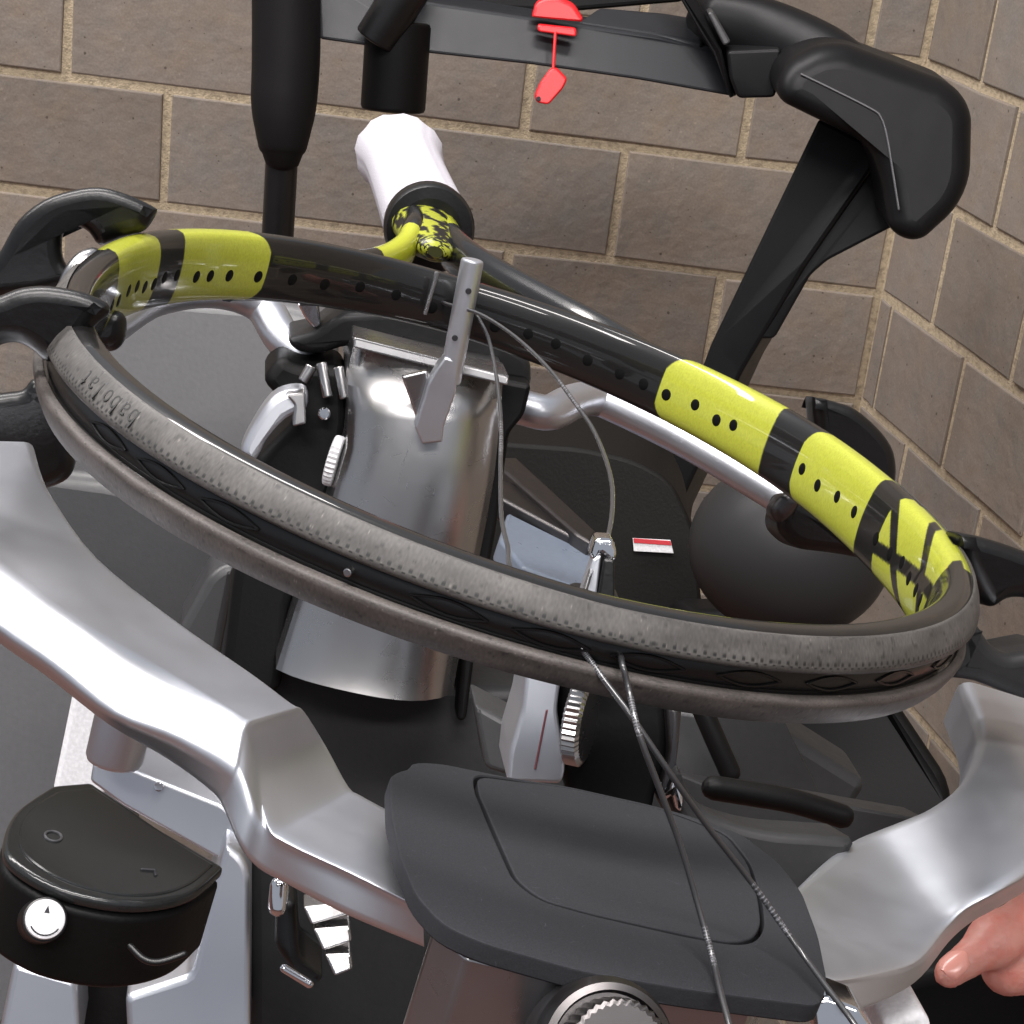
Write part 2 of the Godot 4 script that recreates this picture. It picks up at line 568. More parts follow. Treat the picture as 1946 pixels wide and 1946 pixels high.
func treadmill() -> void:
	var o := thing("treadmill", "black treadmill handlebars and console standing in the wall corner", "treadmill")
	var back := Vector3(0.119, 0, -0.993)
	# left handle: foam grip over a steel bar that goes down behind the racket
	tube(smooth([Vector3(-0.0725, 1.0811, -0.7865), Vector3(-0.0685, 1.0283, -0.7758), Vector3(-0.0676, 0.9982, -0.7691), Vector3(-0.0668, 0.98, -0.7639), Vector3(-0.066, 0.9647, -0.761)], 6, false), [0.0225, 0.0225, 0.0225, 0.0225, 0.0225, 0.0225, 0.0225, 0.0224, 0.0223, 0.0222, 0.0221, 0.022, 0.0218, 0.0214, 0.021, 0.0205, 0.02, 0.0193, 0.0186, 0.018, 0.0173, 0.0166, 0.016, 0.0150, 0.0135], 28)
	part("hand_grip", mats["foam"], o)
	rod(Vector3(-0.0665, 0.9745, -0.765), Vector3(-0.0623, 0.7759, -0.7559), 0.0108, 24)
	part("handle_bar", mats["black_plastic"], o)
	# front crossbar of the console
	slab(rounded([Vector3(-0.0518, 1.0749, -0.8299), Vector3(-0.0478, 1.0339, -0.813), Vector3(-0.012, 1.0335, -0.8075), Vector3(0.0317, 1.0324, -0.8115), Vector3(0.0978, 1.032, -0.8125), Vector3(0.1723, 1.0296, -0.8114), Vector3(0.2464, 1.0242, -0.8146), Vector3(0.2382, 1.0533, -0.8274), Vector3(0.1856, 1.0589, -0.8265), Vector3(0.1179, 1.0611, -0.8265), Vector3(0.0219, 1.0649, -0.8259), Vector3(-0.0014, 1.0809, -0.8248)], 0.003, 2), back * 0.05, 0.0025)
	part("console_crossbar", mats["treadmill_grey"], o)
	slab(rounded([Vector3(0.1281, 1.0603, -0.8323), Vector3(0.1858, 1.0591, -0.8277), Vector3(0.2198, 1.057, -0.8262), Vector3(0.2161, 1.071, -0.854), Vector3(0.1929, 1.0717, -0.8577), Vector3(0.1465, 1.071, -0.8534)], 0.004, 3), Vector3(0, -0.02, 0), 0.003)
	part("console_ledge", mats["treadmill_grey"], o)
	slab(rounded([Vector3(-0.0662, 1.0832, -0.8679), Vector3(-0.0526, 1.0506, -0.8638), Vector3(0.1239, 1.0613, -0.8746), Vector3(0.2134, 1.0764, -0.8891), Vector3(0.2144, 1.1126, -0.9143)], 0.004, 3), back * 0.03, 0.004)
	part("console_back", mats["deep_black"], o)
	# cup holder under the bar and the sleeve that joins it
	rod(Vector3(0.0052, 1.0516, -0.8122), Vector3(0.0066, 0.9921, -0.8046), 0.0222, 30, 0.003)
	part("cup_holder", mats["deep_black"], o)
	rod(Vector3(0.0174, 1.0931, -0.7965), Vector3(-0.0099, 1.0386, -0.7984), 0.0150, 24, 0.002)
	part("sleeve", mats["black_plastic"], o)
	# right end of the console, struts and the arm that carries the padded corner
	slab([Vector3(0.1956, 1.106, -0.8221), Vector3(0.2269, 1.0569, -0.8012), Vector3(0.2391, 1.0276, -0.7953), Vector3(0.2214, 1.0542, -0.8031), Vector3(0.2102, 1.0672, -0.8045), Vector3(0.181, 1.1049, -0.8183)], back * 0.03, 0.002)
	part("strut", mats["treadmill_black"], o)
	slab(rounded([Vector3(0.2132, 1.0804, -0.8039), Vector3(0.2174, 1.0823, -0.804), Vector3(0.2316, 1.0634, -0.7966), Vector3(0.2268, 1.0602, -0.796)], 0.002, 2), back * 0.02, 0.0015)
	part("bracket", mats["mid_plastic"], o)
	slab(rounded([Vector3(0.2287, 1.058, -0.7927), Vector3(0.2623, 1.0642, -0.7848), Vector3(0.2638, 1.063, -0.7841), Vector3(0.2635, 1.0325, -0.7774), Vector3(0.2394, 1.0281, -0.7846), Vector3(0.2327, 1.04, -0.7871)], 0.003, 3), back * 0.05, 0.002)
	part("joint_block", mats["treadmill_black"], o)
	tube(smooth([Vector3(0.229, 1.0645, -0.8495), Vector3(0.2611, 1.0636, -0.8282), Vector3(0.2921, 1.0559, -0.7934), Vector3(0.309, 1.0462, -0.7653)], 6, false), 0.0225, 24, true, 1.25, Vector3.UP)
	part("handle_arm", mats["treadmill_black"], o)
	# padded corner cover: a thick angled shell with a seam
	var outline := [Vector3(0.2537, 1.0614, -0.7306), Vector3(0.2851, 1.0799, -0.7334), Vector3(0.3663, 1.0613, -0.714), Vector3(0.3795, 1.0474, -0.7065), Vector3(0.3823, 0.9941, -0.6849), Vector3(0.3507, 0.9613, -0.6765), Vector3(0.331, 0.9661, -0.6813), Vector3(0.3237, 0.9978, -0.695), Vector3(0.3124, 1.0184, -0.7048), Vector3(0.2493, 1.0389, -0.7223)]
	slab(rounded(outline, 0.028, 6), back * 0.075, 0.015, 7)
	part("corner_cover", mats["treadmill_black"], o, 60)
	tube(smooth([Vector3(0.265, 1.057, -0.7266), Vector3(0.2855, 1.0504, -0.721), Vector3(0.3121, 1.0413, -0.7135), Vector3(0.3184, 1.0369, -0.7108), Vector3(0.3229, 1.0268, -0.7061), Vector3(0.3283, 1.0065, -0.6972), Vector3(0.3343, 0.983, -0.687)], 5, false), 0.0008, 8)
	part("seam_trim", mats["seam"], o)
	# upright box section going down to the deck
	slab(rounded([Vector3(0.2994, 1.0202, -0.789), Vector3(0.3389, 1.0068, -0.7778), Vector3(0.3432, 0.9988, -0.774), Vector3(0.3005, 0.9227, -0.7608), Vector3(0.2671, 0.8428, -0.7557), Vector3(0.2283, 0.7261, -0.7367), Vector3(0.227, 0.6102, -0.7125), Vector3(0.1907, 0.6058, -0.7161), Vector3(0.2112, 0.7312, -0.7413), Vector3(0.2434, 0.8581, -0.7653)], 0.003, 2), back * 0.055 + Vector3(0.022, 0, 0), 0.003)
	part("upright", mats["treadmill_black"], o)
	slab(rounded([Vector3(0.3401, 1.0104, -0.7845), Vector3(0.3564, 0.989, -0.7736), Vector3(0.3597, 0.9568, -0.7603), Vector3(0.3171, 0.9261, -0.7652), Vector3(0.3066, 0.9146, -0.7643), Vector3(0.287, 0.8683, -0.7575), Vector3(0.2708, 0.8664, -0.7591)], 0.003, 2), back * 0.03, 0.0025)
	part("gusset", mats["treadmill_black"], o)
	# low front cover, rounded motor hood and deck behind the machine
	slab(rounded([Vector3(0.0668, 0.8291, -0.606), Vector3(0.1326, 0.8326, -0.5977), Vector3(0.1658, 0.8295, -0.5915), Vector3(0.189, 0.8202, -0.5844), Vector3(0.205, 0.7938, -0.5716), Vector3(0.2334, 0.6429, -0.5074), Vector3(0.0763, 0.6241, -0.523)], 0.01, 4), back * 0.09, 0.0025)
	var cover := part("front_cover", mats["hood_brown"], o)
	var sp := SphereMesh.new()
	sp.radius = 0.5
	sp.height = 1.0
	sp.radial_segments = 64
	sp.rings = 32
	put("motor_hood", sp, mats["charcoal"], o, Transform3D(Basis.from_scale(Vector3(0.108, 0.094, 0.10)), Vector3(0.2143, 0.8561, -0.3995)))
	slab(rounded([Vector3(0.1869, 0.7797, -0.4817), Vector3(0.2663, 0.7892, -0.4738), Vector3(0.2862, 0.7747, -0.4434), Vector3(0.332, 0.7226, -0.3942), Vector3(0.3355, 0.6786, -0.3762), Vector3(0.1883, 0.661, -0.3909)], 0.01, 3), Vector3(0, -0.02, -0.06), 0.006)
	part("deck_cover", mats["deep_black"], o)
	var sticker := [Vector3(0.1667, 0.7856, -0.5702), Vector3(0.1679, 0.7784, -0.5671), Vector3(0.1925, 0.7801, -0.5642), Vector3(0.19, 0.7872, -0.5674)]
	slab(sticker, back * 0.0012, 0.0002, 1)
	var st := part("sticker", mats["white_paint"], o)
	slab([Vector3(0.1669, 0.786, -0.5697), Vector3(0.1675, 0.7834, -0.5686), Vector3(0.1907, 0.7847, -0.5657), Vector3(0.1899, 0.7872, -0.5668)], back * 0.0004, 0.0001, 1)
	part("red_stripe", mats["sticker_red"], st)

func safety_key() -> void:
	var o := thing("safety_key", "red plastic safety key clipped on the treadmill console with a tag hanging below", "safety key")
	var back := Vector3(0.119, 0, -0.993)
	slab(rounded([Vector3(0.0952, 1.0652, -0.8131), Vector3(0.0968, 1.0728, -0.8159), Vector3(0.1019, 1.0765, -0.8165), Vector3(0.1144, 1.0776, -0.8152), Vector3(0.1233, 1.0747, -0.8127), Vector3(0.1297, 1.0667, -0.8086), Vector3(0.1291, 1.0646, -0.8078), Vector3(0.0953, 1.0636, -0.8124)], 0.003, 3), back * 0.012, 0.0025)
	part("key_body", mats["red"], o)
	slab(rounded([Vector3(0.099, 1.0599, -0.8082), Vector3(0.1255, 1.0604, -0.8045), Vector3(0.126, 1.0551, -0.8023), Vector3(0.0994, 1.0553, -0.8063)], 0.002, 3), back * 0.008, 0.0015)
	part("key_bar", mats["red"], o)
	tube([Vector3(0.1115, 1.0561, -0.8048), Vector3(0.1115, 1.0451, -0.7994), Vector3(0.1116, 1.0329, -0.7934)], 0.0011, 8)
	part("cord", mats["red"], o)
	slab(rounded([Vector3(0.1092, 1.0336, -0.7919), Vector3(0.1134, 1.0348, -0.7918), Vector3(0.1214, 1.0284, -0.788), Vector3(0.1187, 1.022, -0.7859), Vector3(0.1099, 1.0109, -0.7828), Vector3(0.1016, 1.0113, -0.7841), Vector3(0.0998, 1.0158, -0.7862), Vector3(0.1028, 1.0235, -0.7888)], 0.002, 3), back * 0.006, 0.0015)
	var tag := part("tag", mats["red"], o)
	rod(Vector3(0.1026, 1.0144, -0.7836), Vector3(0.1028, 1.0142, -0.7845), 0.0016, 12, 0.0002)
	part("tag_hole", mats["ink"], tag)

# the machine and the racket share axes: x across the racket head, y up from its face, z from handle to tip
func stringing_machine() -> void:
	var o := thing("stringing_machine", "silver and black racket stringing machine holding the racket on its curved arms", "stringing machine", Vector3(0, 1.05, 0), machine_turn)
	# front left arm: five edges lofted from the side mount to the middle pad
	arm(o, [
		[Vector3(-0.1255, -0.036, 0.0095), Vector3(-0.1535, -0.036, 0.0311), Vector3(-0.1607, -0.045, 0.0195), Vector3(-0.1622, -0.053, 0.0058)],
		[Vector3(-0.1213, -0.037, 0.0269), Vector3(-0.132, -0.037, 0.0912), Vector3(-0.1362, -0.046, 0.099), Vector3(-0.1372, -0.054, 0.0853)],
		[Vector3(-0.1167, -0.038, 0.041), Vector3(-0.1141, -0.038, 0.1137), Vector3(-0.1194, -0.047, 0.1171), Vector3(-0.1198, -0.055, 0.1038)],
		[Vector3(-0.1024, -0.039, 0.073), Vector3(-0.101, -0.039, 0.1226), Vector3(-0.1067, -0.048, 0.1271), Vector3(-0.1065, -0.056, 0.1147)],
		[Vector3(-0.0814, -0.041, 0.0961), Vector3(-0.0845, -0.041, 0.1298), Vector3(-0.091, -0.05, 0.1394), Vector3(-0.0905, -0.058, 0.1281)],
		[Vector3(-0.0613, -0.043, 0.113), Vector3(-0.0707, -0.043, 0.1357), Vector3(-0.0764, -0.052, 0.1411), Vector3(-0.0767, -0.061, 0.1324)],
		[Vector3(-0.0515, -0.044, 0.1224), Vector3(-0.0641, -0.044, 0.139), Vector3(-0.0642, -0.053, 0.146), Vector3(-0.066, -0.062, 0.1418)],
		[Vector3(-0.048, -0.045, 0.123), Vector3(-0.0617, -0.045, 0.1392), Vector3(-0.0617, -0.054, 0.1464), Vector3(-0.0625, -0.064, 0.1464)],
		[Vector3(-0.0403, -0.054, 0.1182), Vector3(-0.0571, -0.054, 0.1414), Vector3(-0.0572, -0.058, 0.1502), Vector3(-0.0582, -0.068, 0.1527)],
		[Vector3(-0.033, -0.061, 0.1214), Vector3(-0.053, -0.061, 0.1515), Vector3(-0.053, -0.063, 0.1512), Vector3(-0.0532, -0.072, 0.1524)],
		[Vector3(-0.0295, -0.062, 0.1226), Vector3(-0.0482, -0.062, 0.1556), Vector3(-0.0482, -0.064, 0.154), Vector3(-0.0464, -0.073, 0.1548)],
		[Vector3(-0.0229, -0.063, 0.1251), Vector3(-0.0345, -0.063, 0.1607), Vector3(-0.0344, -0.065, 0.1584), Vector3(-0.0328, -0.074, 0.1608)],
		[Vector3(-0.0114, -0.064, 0.1311), Vector3(-0.0179, -0.064, 0.1681), Vector3(-0.0176, -0.066, 0.1655), Vector3(-0.0146, -0.075, 0.1657)]])
	# front right arm
	arm(o, [
		[Vector3(0.0732, -0.062, 0.1315), Vector3(0.0745, -0.062, 0.1629), Vector3(0.0759, -0.0635, 0.1618), Vector3(0.0779, -0.07, 0.1681)],
		[Vector3(0.0815, -0.062, 0.1191), Vector3(0.0795, -0.062, 0.1632), Vector3(0.0808, -0.0635, 0.1624), Vector3(0.0825, -0.07, 0.1668)],
		[Vector3(0.095, -0.0618, 0.0998), Vector3(0.0945, -0.0618, 0.1542), Vector3(0.0959, -0.0633, 0.1541), Vector3(0.0987, -0.07, 0.1536)],
		[Vector3(0.1075, -0.0608, 0.0848), Vector3(0.1044, -0.0608, 0.1472), Vector3(0.1067, -0.0625, 0.1455), Vector3(0.1104, -0.069, 0.1415)],
		[Vector3(0.1141, -0.0585, 0.081), Vector3(0.115, -0.0585, 0.1336), Vector3(0.1184, -0.061, 0.1302), Vector3(0.123, -0.067, 0.1244)],
		[Vector3(0.1197, -0.0545, 0.0807), Vector3(0.1211, -0.0545, 0.1283), Vector3(0.1261, -0.058, 0.1226), Vector3(0.1312, -0.064, 0.1165)],
		[Vector3(0.128, -0.05, 0.0776), Vector3(0.1292, -0.05, 0.1245), Vector3(0.1354, -0.054, 0.1173), Vector3(0.141, -0.06, 0.1104)],
		[Vector3(0.1395, -0.0455, 0.0665), Vector3(0.1416, -0.0455, 0.1149), Vector3(0.1489, -0.05, 0.1063), Vector3(0.155, -0.056, 0.0985)],
		[Vector3(0.1518, -0.0425, 0.0436), Vector3(0.1584, -0.0425, 0.0904), Vector3(0.1666, -0.047, 0.0804), Vector3(0.173, -0.053, 0.0723)],
		[Vector3(0.1567, -0.0405, 0.0271), Vector3(0.1779, -0.0405, 0.055), Vector3(0.1868, -0.045, 0.0441), Vector3(0.1935, -0.051, 0.0356)],
		[Vector3(0.1608, -0.039, 0.0011), Vector3(0.2002, -0.039, 0.0072), Vector3(0.2089, -0.043, -0.0034), Vector3(0.2163, -0.049, -0.0132)]])
	# rear arms, left and right of the black crossbar
	for path in [[Vector3(-0.1261, -0.034, -0.1138), Vector3(-0.120, -0.034, -0.12), Vector3(-0.106, -0.034, -0.185), Vector3(-0.084, -0.034, -0.226), Vector3(-0.064, -0.037, -0.236), Vector3(-0.052, -0.045, -0.222), Vector3(-0.036, -0.050, -0.212)],
			[Vector3(0.030, -0.046, -0.215), Vector3(0.0456, -0.045, -0.2179), Vector3(0.058, -0.044, -0.2171), Vector3(0.0700, -0.041, -0.2340), Vector3(0.0810, -0.040, -0.2460), Vector3(0.0900, -0.040, -0.2450), Vector3(0.1190, -0.040, -0.2145), Vector3(0.1480, -0.040, -0.1650)]]:
		tube(smooth(path, 6, false), 0.0080, 20, true, 0.9, Vector3.UP)
		part("rear_arm", mats["silver"], o)
	slab(rounded([Vector3(-0.0431, -0.0326, -0.195), Vector3(-0.0365, -0.023, -0.195), Vector3(-0.0134, -0.0155, -0.195), Vector3(0.0091, -0.0122, -0.195), Vector3(0.04, -0.0196, -0.195), Vector3(0.0441, -0.0313, -0.195), Vector3(0.0371, -0.0342, -0.195), Vector3(0.0006, -0.0338, -0.195), Vector3(-0.0292, -0.0339, -0.195), Vector3(-0.0398, -0.0412, -0.195), Vector3(-0.0488, -0.042, -0.195), Vector3(-0.0533, -0.0381, -0.195)], 0.004, 3), Vector3(0, 0, -0.03), 0.003)
	part("crossbar", mats["charcoal"], o)
	slab(rounded([Vector3(-0.0529, -0.0241, -0.198), Vector3(-0.0448, -0.0218, -0.198), Vector3(-0.0415, -0.0303, -0.198), Vector3(-0.0439, -0.0323, -0.198), Vector3(-0.0486, -0.0289, -0.198)], 0.001, 2), Vector3(0, 0, -0.01), 0.001)
	part("polished_lug", mats["chrome"], o)
	# side mounts that clasp the hoop
	mount(o, "hook", smooth([Vector3(-0.1555, -0.019, -0.062), Vector3(-0.1557, -0.0109, -0.062), Vector3(-0.1526, -0.0029, -0.062), Vector3(-0.1497, 0.0073, -0.062), Vector3(-0.144, 0.0153, -0.062), Vector3(-0.1366, 0.0206, -0.062), Vector3(-0.1289, 0.0239, -0.062), Vector3(-0.1204, 0.0242, -0.062), Vector3(-0.1119, 0.0227, -0.062), Vector3(-0.1106, 0.0214, -0.062), Vector3(-0.112, 0.0166, -0.062), Vector3(-0.1143, 0.0139, -0.062), Vector3(-0.1195, 0.0107, -0.062), Vector3(-0.1248, 0.0071, -0.062), Vector3(-0.1288, 0.01, -0.062), Vector3(-0.1327, 0.0108, -0.062), Vector3(-0.136, 0.0084, -0.062), Vector3(-0.1354, 0.0024, -0.062), Vector3(-0.1329, -0.002, -0.062), Vector3(-0.1296, -0.0034, -0.062), Vector3(-0.1321, -0.0098, -0.062)], 3), 0.014, "black_plastic")
	mount(o, "hook_foot", rounded([Vector3(-0.1201, -0.0055, -0.03), Vector3(-0.1114, -0.0029, -0.03), Vector3(-0.1096, -0.0115, -0.03), Vector3(-0.1119, -0.0162, -0.03), Vector3(-0.1219, -0.0175, -0.03)], 0.004, 4), 0.02, "black_plastic")
	mount(o, "hook", smooth([Vector3(-0.1465, 0.0099, 0.062), Vector3(-0.14, 0.015, 0.062), Vector3(-0.1358, 0.0181, 0.062), Vector3(-0.1298, 0.0203, 0.062), Vector3(-0.1217, 0.0211, 0.062), Vector3(-0.1158, 0.0202, 0.062), Vector3(-0.1144, 0.019, 0.062), Vector3(-0.1145, 0.0174, 0.062), Vector3(-0.1169, 0.0137, 0.062), Vector3(-0.1183, 0.0097, 0.062), Vector3(-0.12, 0.0059, 0.062), Vector3(-0.1246, 0.0023, 0.062), Vector3(-0.1266, 0.0021, 0.062), Vector3(-0.1292, 0.0034, 0.062), Vector3(-0.1318, 0.0044, 0.062), Vector3(-0.1343, 0.0045, 0.062), Vector3(-0.1374, 0.0032, 0.062), Vector3(-0.1441, -0.0014, 0.062)], 3), 0.014, "black_plastic")
	mount(o, "mount_base", smooth([Vector3(-0.1474, -0.0368, -0.012), Vector3(-0.1395, -0.0317, -0.012), Vector3(-0.1341, -0.0292, -0.012), Vector3(-0.1322, -0.0255, -0.012), Vector3(-0.1302, -0.0252, -0.012), Vector3(-0.1279, -0.0273, -0.012), Vector3(-0.1239, -0.029, -0.012), Vector3(-0.12, -0.0351, -0.012), Vector3(-0.116, -0.043, -0.012), Vector3(-0.1148, -0.0475, -0.012), Vector3(-0.1158, -0.0519, -0.012), Vector3(-0.1206, -0.0561, -0.012), Vector3(-0.1298, -0.0616, -0.012), Vector3(-0.1413, -0.0647, -0.012)], 3), 0.02, "black_plastic")
	mount(o, "hook", smooth([Vector3(0.1233, 0.0121, -0.105), Vector3(0.1246, 0.0137, -0.105), Vector3(0.1324, 0.014, -0.105), Vector3(0.1395, 0.0134, -0.105), Vector3(0.1493, 0.0093, -0.105), Vector3(0.1569, 0.0041, -0.105), Vector3(0.1613, -0.0023, -0.105), Vector3(0.1637, -0.0101, -0.105), Vector3(0.1647, -0.0202, -0.105), Vector3(0.1421, -0.0263, -0.105), Vector3(0.1297, -0.001, -0.105)], 3), 0.014, "black_plastic")
	mount(o, "hook_foot", rounded([Vector3(0.1183, -0.0176, -0.085), Vector3(0.1274, -0.0191, -0.085), Vector3(0.141, -0.0233, -0.085), Vector3(0.1561, -0.0308, -0.085), Vector3(0.155, -0.0332, -0.085), Vector3(0.1445, -0.0339, -0.085), Vector3(0.1286, -0.0362, -0.085), Vector3(0.1194, -0.0313, -0.085)], 0.004, 4), 0.02, "black_plastic")
	mount(o, "hook_foot", rounded([Vector3(0.1128, -0.0241, -0.08), Vector3(0.1157, -0.016, -0.08), Vector3(0.1231, -0.0171, -0.08), Vector3(0.1211, -0.025, -0.08), Vector3(0.1174, -0.028, -0.08)], 0.003, 4), 0.01, "dark_metal")
	mount(o, "hook", smooth([Vector3(0.1223, 0.0156, 0.046), Vector3(0.1241, 0.0169, 0.046), Vector3(0.1324, 0.0172, 0.046), Vector3(0.1425, 0.0166, 0.046), Vector3(0.1548, 0.015, 0.046), Vector3(0.1592, 0.0047, 0.046), Vector3(0.148, 0.0034, 0.046), Vector3(0.1434, 0.0018, 0.046), Vector3(0.1408, -0.0012, 0.046), Vector3(0.1381, -0.0014, 0.046), Vector3(0.1341, 0.0015, 0.046), Vector3(0.1306, 0.0048, 0.046), Vector3(0.1257, 0.01, 0.046)], 3), 0.014, "black_plastic")
	mount(o, "mount_base", smooth([Vector3(0.133, -0.0063, 0.05), Vector3(0.1355, -0.0062, 0.05), Vector3(0.1414, -0.0106, 0.05), Vector3(0.1472, -0.0124, 0.05), Vector3(0.1522, -0.0106, 0.05), Vector3(0.164, -0.0067, 0.05), Vector3(0.1707, -0.0225, 0.05), Vector3(0.1565, -0.0241, 0.05), Vector3(0.1423, -0.0227, 0.05), Vector3(0.1333, -0.0232, 0.05), Vector3(0.1326, -0.0168, 0.05), Vector3(0.1327, -0.0105, 0.05)], 3), 0.03, "charcoal")
	tube(smooth([Vector3(-0.1301, -0.0078, -0.045), Vector3(-0.1292, -0.0009, -0.045), Vector3(-0.1273, 0.0035, -0.047), Vector3(-0.125, 0.0049, -0.05)], 4, false), 0.0032, 12)
	part("support_pin", mats["steel"], o)
	# throat post with its flat foot and the small plate beside it
	rod(Vector3(-0.0019, 0.0207, -0.14), Vector3(0.0032, -0.0246, -0.14), 0.0041, 20, 0.001)
	var post := part("throat_post", mats["silver"], o)
	for p in [Vector3(-0.0007, 0.0102, -0.1358), Vector3(-0.0004, -0.0073, -0.1358)]:
		rod(p, p + Vector3(0, 0, 0.0006), 0.0011, 12, 0.0001)
		part("post_hole", mats["ink"], post)
	slab(rounded([Vector3(-0.0047, -0.0257, -0.136), Vector3(-0.0031, -0.0188, -0.136), Vector3(-0.0016, -0.0151, -0.136), Vector3(0.0036, -0.0153, -0.136), Vector3(0.0049, -0.021, -0.136), Vector3(0.0059, -0.0274, -0.136), Vector3(0.0055, -0.0399, -0.136), Vector3(0.0066, -0.0456, -0.136), Vector3(-0.0002, -0.0483, -0.136), Vector3(-0.0046, -0.0429, -0.136)], 0.0006, 2), Vector3(0, 0, -0.007), 0.0008)
	part("post_foot", mats["silver"], o)
	slab(rounded([Vector3(-0.0139, -0.0275, -0.142), Vector3(-0.0055, -0.0229, -0.142), Vector3(-0.0017, -0.0317, -0.142), Vector3(-0.0038, -0.0416, -0.142)], 0.001, 2), Vector3(0, 0, -0.003), 0.0008)
	part("small_plate", mats["steel"], o)
	for e in [[828, 540, 826, 600], [912, 560, 906, 612]]:
		rod(Vector3(0.0, 0.0, 0.0) + pin_at(e[0]), pin_at(e[0]) + Vector3(0, -0.016, 0), 0.0009, 8, 0.0002)
		part("guide_pin", mats["steel"], o)
	# sheet metal pedestal: bent plate with a flange on top, rounded on its right side
	var secs := []
	for s in [[Vector3(-0.0299, -0.026, -0.1722), Vector3(0.0272, -0.0225, -0.1609)], [Vector3(-0.0301, -0.0347, -0.1665), Vector3(0.0277, -0.0266, -0.1564)], [Vector3(-0.0294, -0.0403, -0.1572), Vector3(0.0276, -0.0301, -0.1479)], [Vector3(-0.0265, -0.049, -0.154), Vector3(0.0285, -0.0365, -0.1458)], [Vector3(-0.0239, -0.0617, -0.1496), Vector3(0.0305, -0.0468, -0.1423)], [Vector3(-0.024, -0.0726, -0.1475), Vector3(0.0325, -0.0587, -0.1394)], [Vector3(-0.0244, -0.0889, -0.1448), Vector3(0.0342, -0.0753, -0.1362)], [Vector3(-0.0253, -0.109, -0.1433), Vector3(0.0362, -0.0965, -0.1337)], [Vector3(-0.0262, -0.1265, -0.1425), Vector3(0.0378, -0.1152, -0.132)], [Vector3(-0.0271, -0.1424, -0.1379), Vector3(0.0391, -0.1333, -0.1263)], [Vector3(-0.0275, -0.148, -0.1353), Vector3(0.0396, -0.1408, -0.1229)]]:
		var l: Vector3 = s[0]
		var r: Vector3 = s[1]
		var ring := [l + Vector3(0, 0, -0.030)]
		for k in 13:
			var t := float(k) / 12
			ring.append(l.lerp(r, t) + Vector3(0, 0, -0.016 * pow(t, 6.0) - 0.004 * (1.0 - pow(minf(t * 5.0, 1.0), 0.5)) + 0.003 * sin(PI * t)))
		ring.append(r + Vector3(0, 0, -0.06))
		ring.append(l + Vector3(0, 0, -0.06))
		secs.append(ring)
	loft(secs)
	part("pedestal", mats["steel"], o, 55)
	slab(rounded([Vector3(-0.0316, -0.0236, -0.1659), Vector3(0.0262, -0.0198, -0.1545), Vector3(0.0265, -0.0231, -0.1534), Vector3(-0.031, -0.0273, -0.1646)], 0.0006, 2), Vector3(0, 0, -0.02), 0.0008)
	part("pedestal_flange", mats["steel"], o)
	slab(rounded([Vector3(0.0262, -0.0289, -0.1859), Vector3(0.0412, -0.027, -0.1832), Vector3(0.0415, -0.0389, -0.1796), Vector3(0.0377, -0.0467, -0.1781), Vector3(0.0422, -0.0842, -0.1659), Vector3(0.0455, -0.1236, -0.1534), Vector3(0.0493, -0.1531, -0.1438), Vector3(0.0458, -0.1542, -0.1442), Vector3(0.0361, -0.1043, -0.1612)], 0.002, 2), Vector3(0, 0, -0.03), 0.002)
	part("side_plate", mats["deep_black"], o)
	# covers below
	slab(rounded([Vector3(-0.0333, -0.1586, -0.1707), Vector3(0.0521, -0.144, -0.1566), Vector3(0.1379, -0.115, -0.1467), Vector3(0.2065, -0.1324, -0.1267), Vector3(0.1903, -0.1825, -0.1152), Vector3(0.0308, -0.2225, -0.1377), Vector3(-0.0173, -0.1864, -0.1589)], 0.004, 3), Vector3(0, 0, -0.03), 0.004)
	part("base_cover", mats["charcoal"], o)
	slab(rounded([Vector3(0.0336, -0.1157, -0.0731), Vector3(0.0515, -0.1188, -0.0683), Vector3(0.054, -0.1349, -0.063), Vector3(0.0427, -0.1349, -0.0654)], 0.002, 2), Vector3(0, 0, -0.02), 0.002)
	part("rib", mats["mid_plastic"], o)
	slab(rounded([Vector3(0.0877, -0.135, -0.3703), Vector3(0.1306, -0.135, -0.3351), Vector3(0.115, -0.135, -0.2798), Vector3(0.0852, -0.135, -0.2923), Vector3(0.0779, -0.135, -0.3244)], 0.002, 2), Vector3(0, -0.012, 0), 0.002)
	part("base_plate", mats["pale_plate"], o)
	slab(rounded([Vector3(0.0886, -0.128, -0.4413), Vector3(0.1003, -0.128, -0.4511), Vector3(0.1301, -0.128, -0.3525), Vector3(0.1235, -0.128, -0.3324), Vector3(0.1166, -0.128, -0.3427), Vector3(0.0892, -0.128, -0.4205)], 0.002, 2), Vector3(0, -0.012, 0), 0.002)
	part("rail", mats["dark_metal"], o)
	slab(rounded([Vector3(0.086, -0.131, -0.4098), Vector3(0.0919, -0.131, -0.4111), Vector3(0.1213, -0.131, -0.3716), Vector3(0.1227, -0.131, -0.3521), Vector3(0.1165, -0.131, -0.3446), Vector3(0.0826, -0.131, -0.3805)], 0.002, 2), Vector3(0, -0.012, 0), 0.002)
	part("rail", mats["dark_metal"], o)
	clamp_left(o)
	clamp_front(o)
	centre_pad(o)
	housings(o)
	tension_head(o)

func ray_hit(ring: Array, c: Vector3, d: Vector3) -> float:      # how far from c the outline lies in direction d
	var far := 0.01
	for i in ring.size():
		var hit = Geometry2D.segment_intersects_segment(Vector2(c.x, c.z) * 100.0, Vector2(c.x + d.x, c.z + d.z) * 100.0, Vector2(ring[i].x, ring[i].z) * 100.0, Vector2(ring[(i + 1) % ring.size()].x, ring[(i + 1) % ring.size()].z) * 100.0)
		if hit != null:
			far = (hit as Vector2).distance_to(Vector2(c.x, c.z) * 100.0) / 100.0
	return far

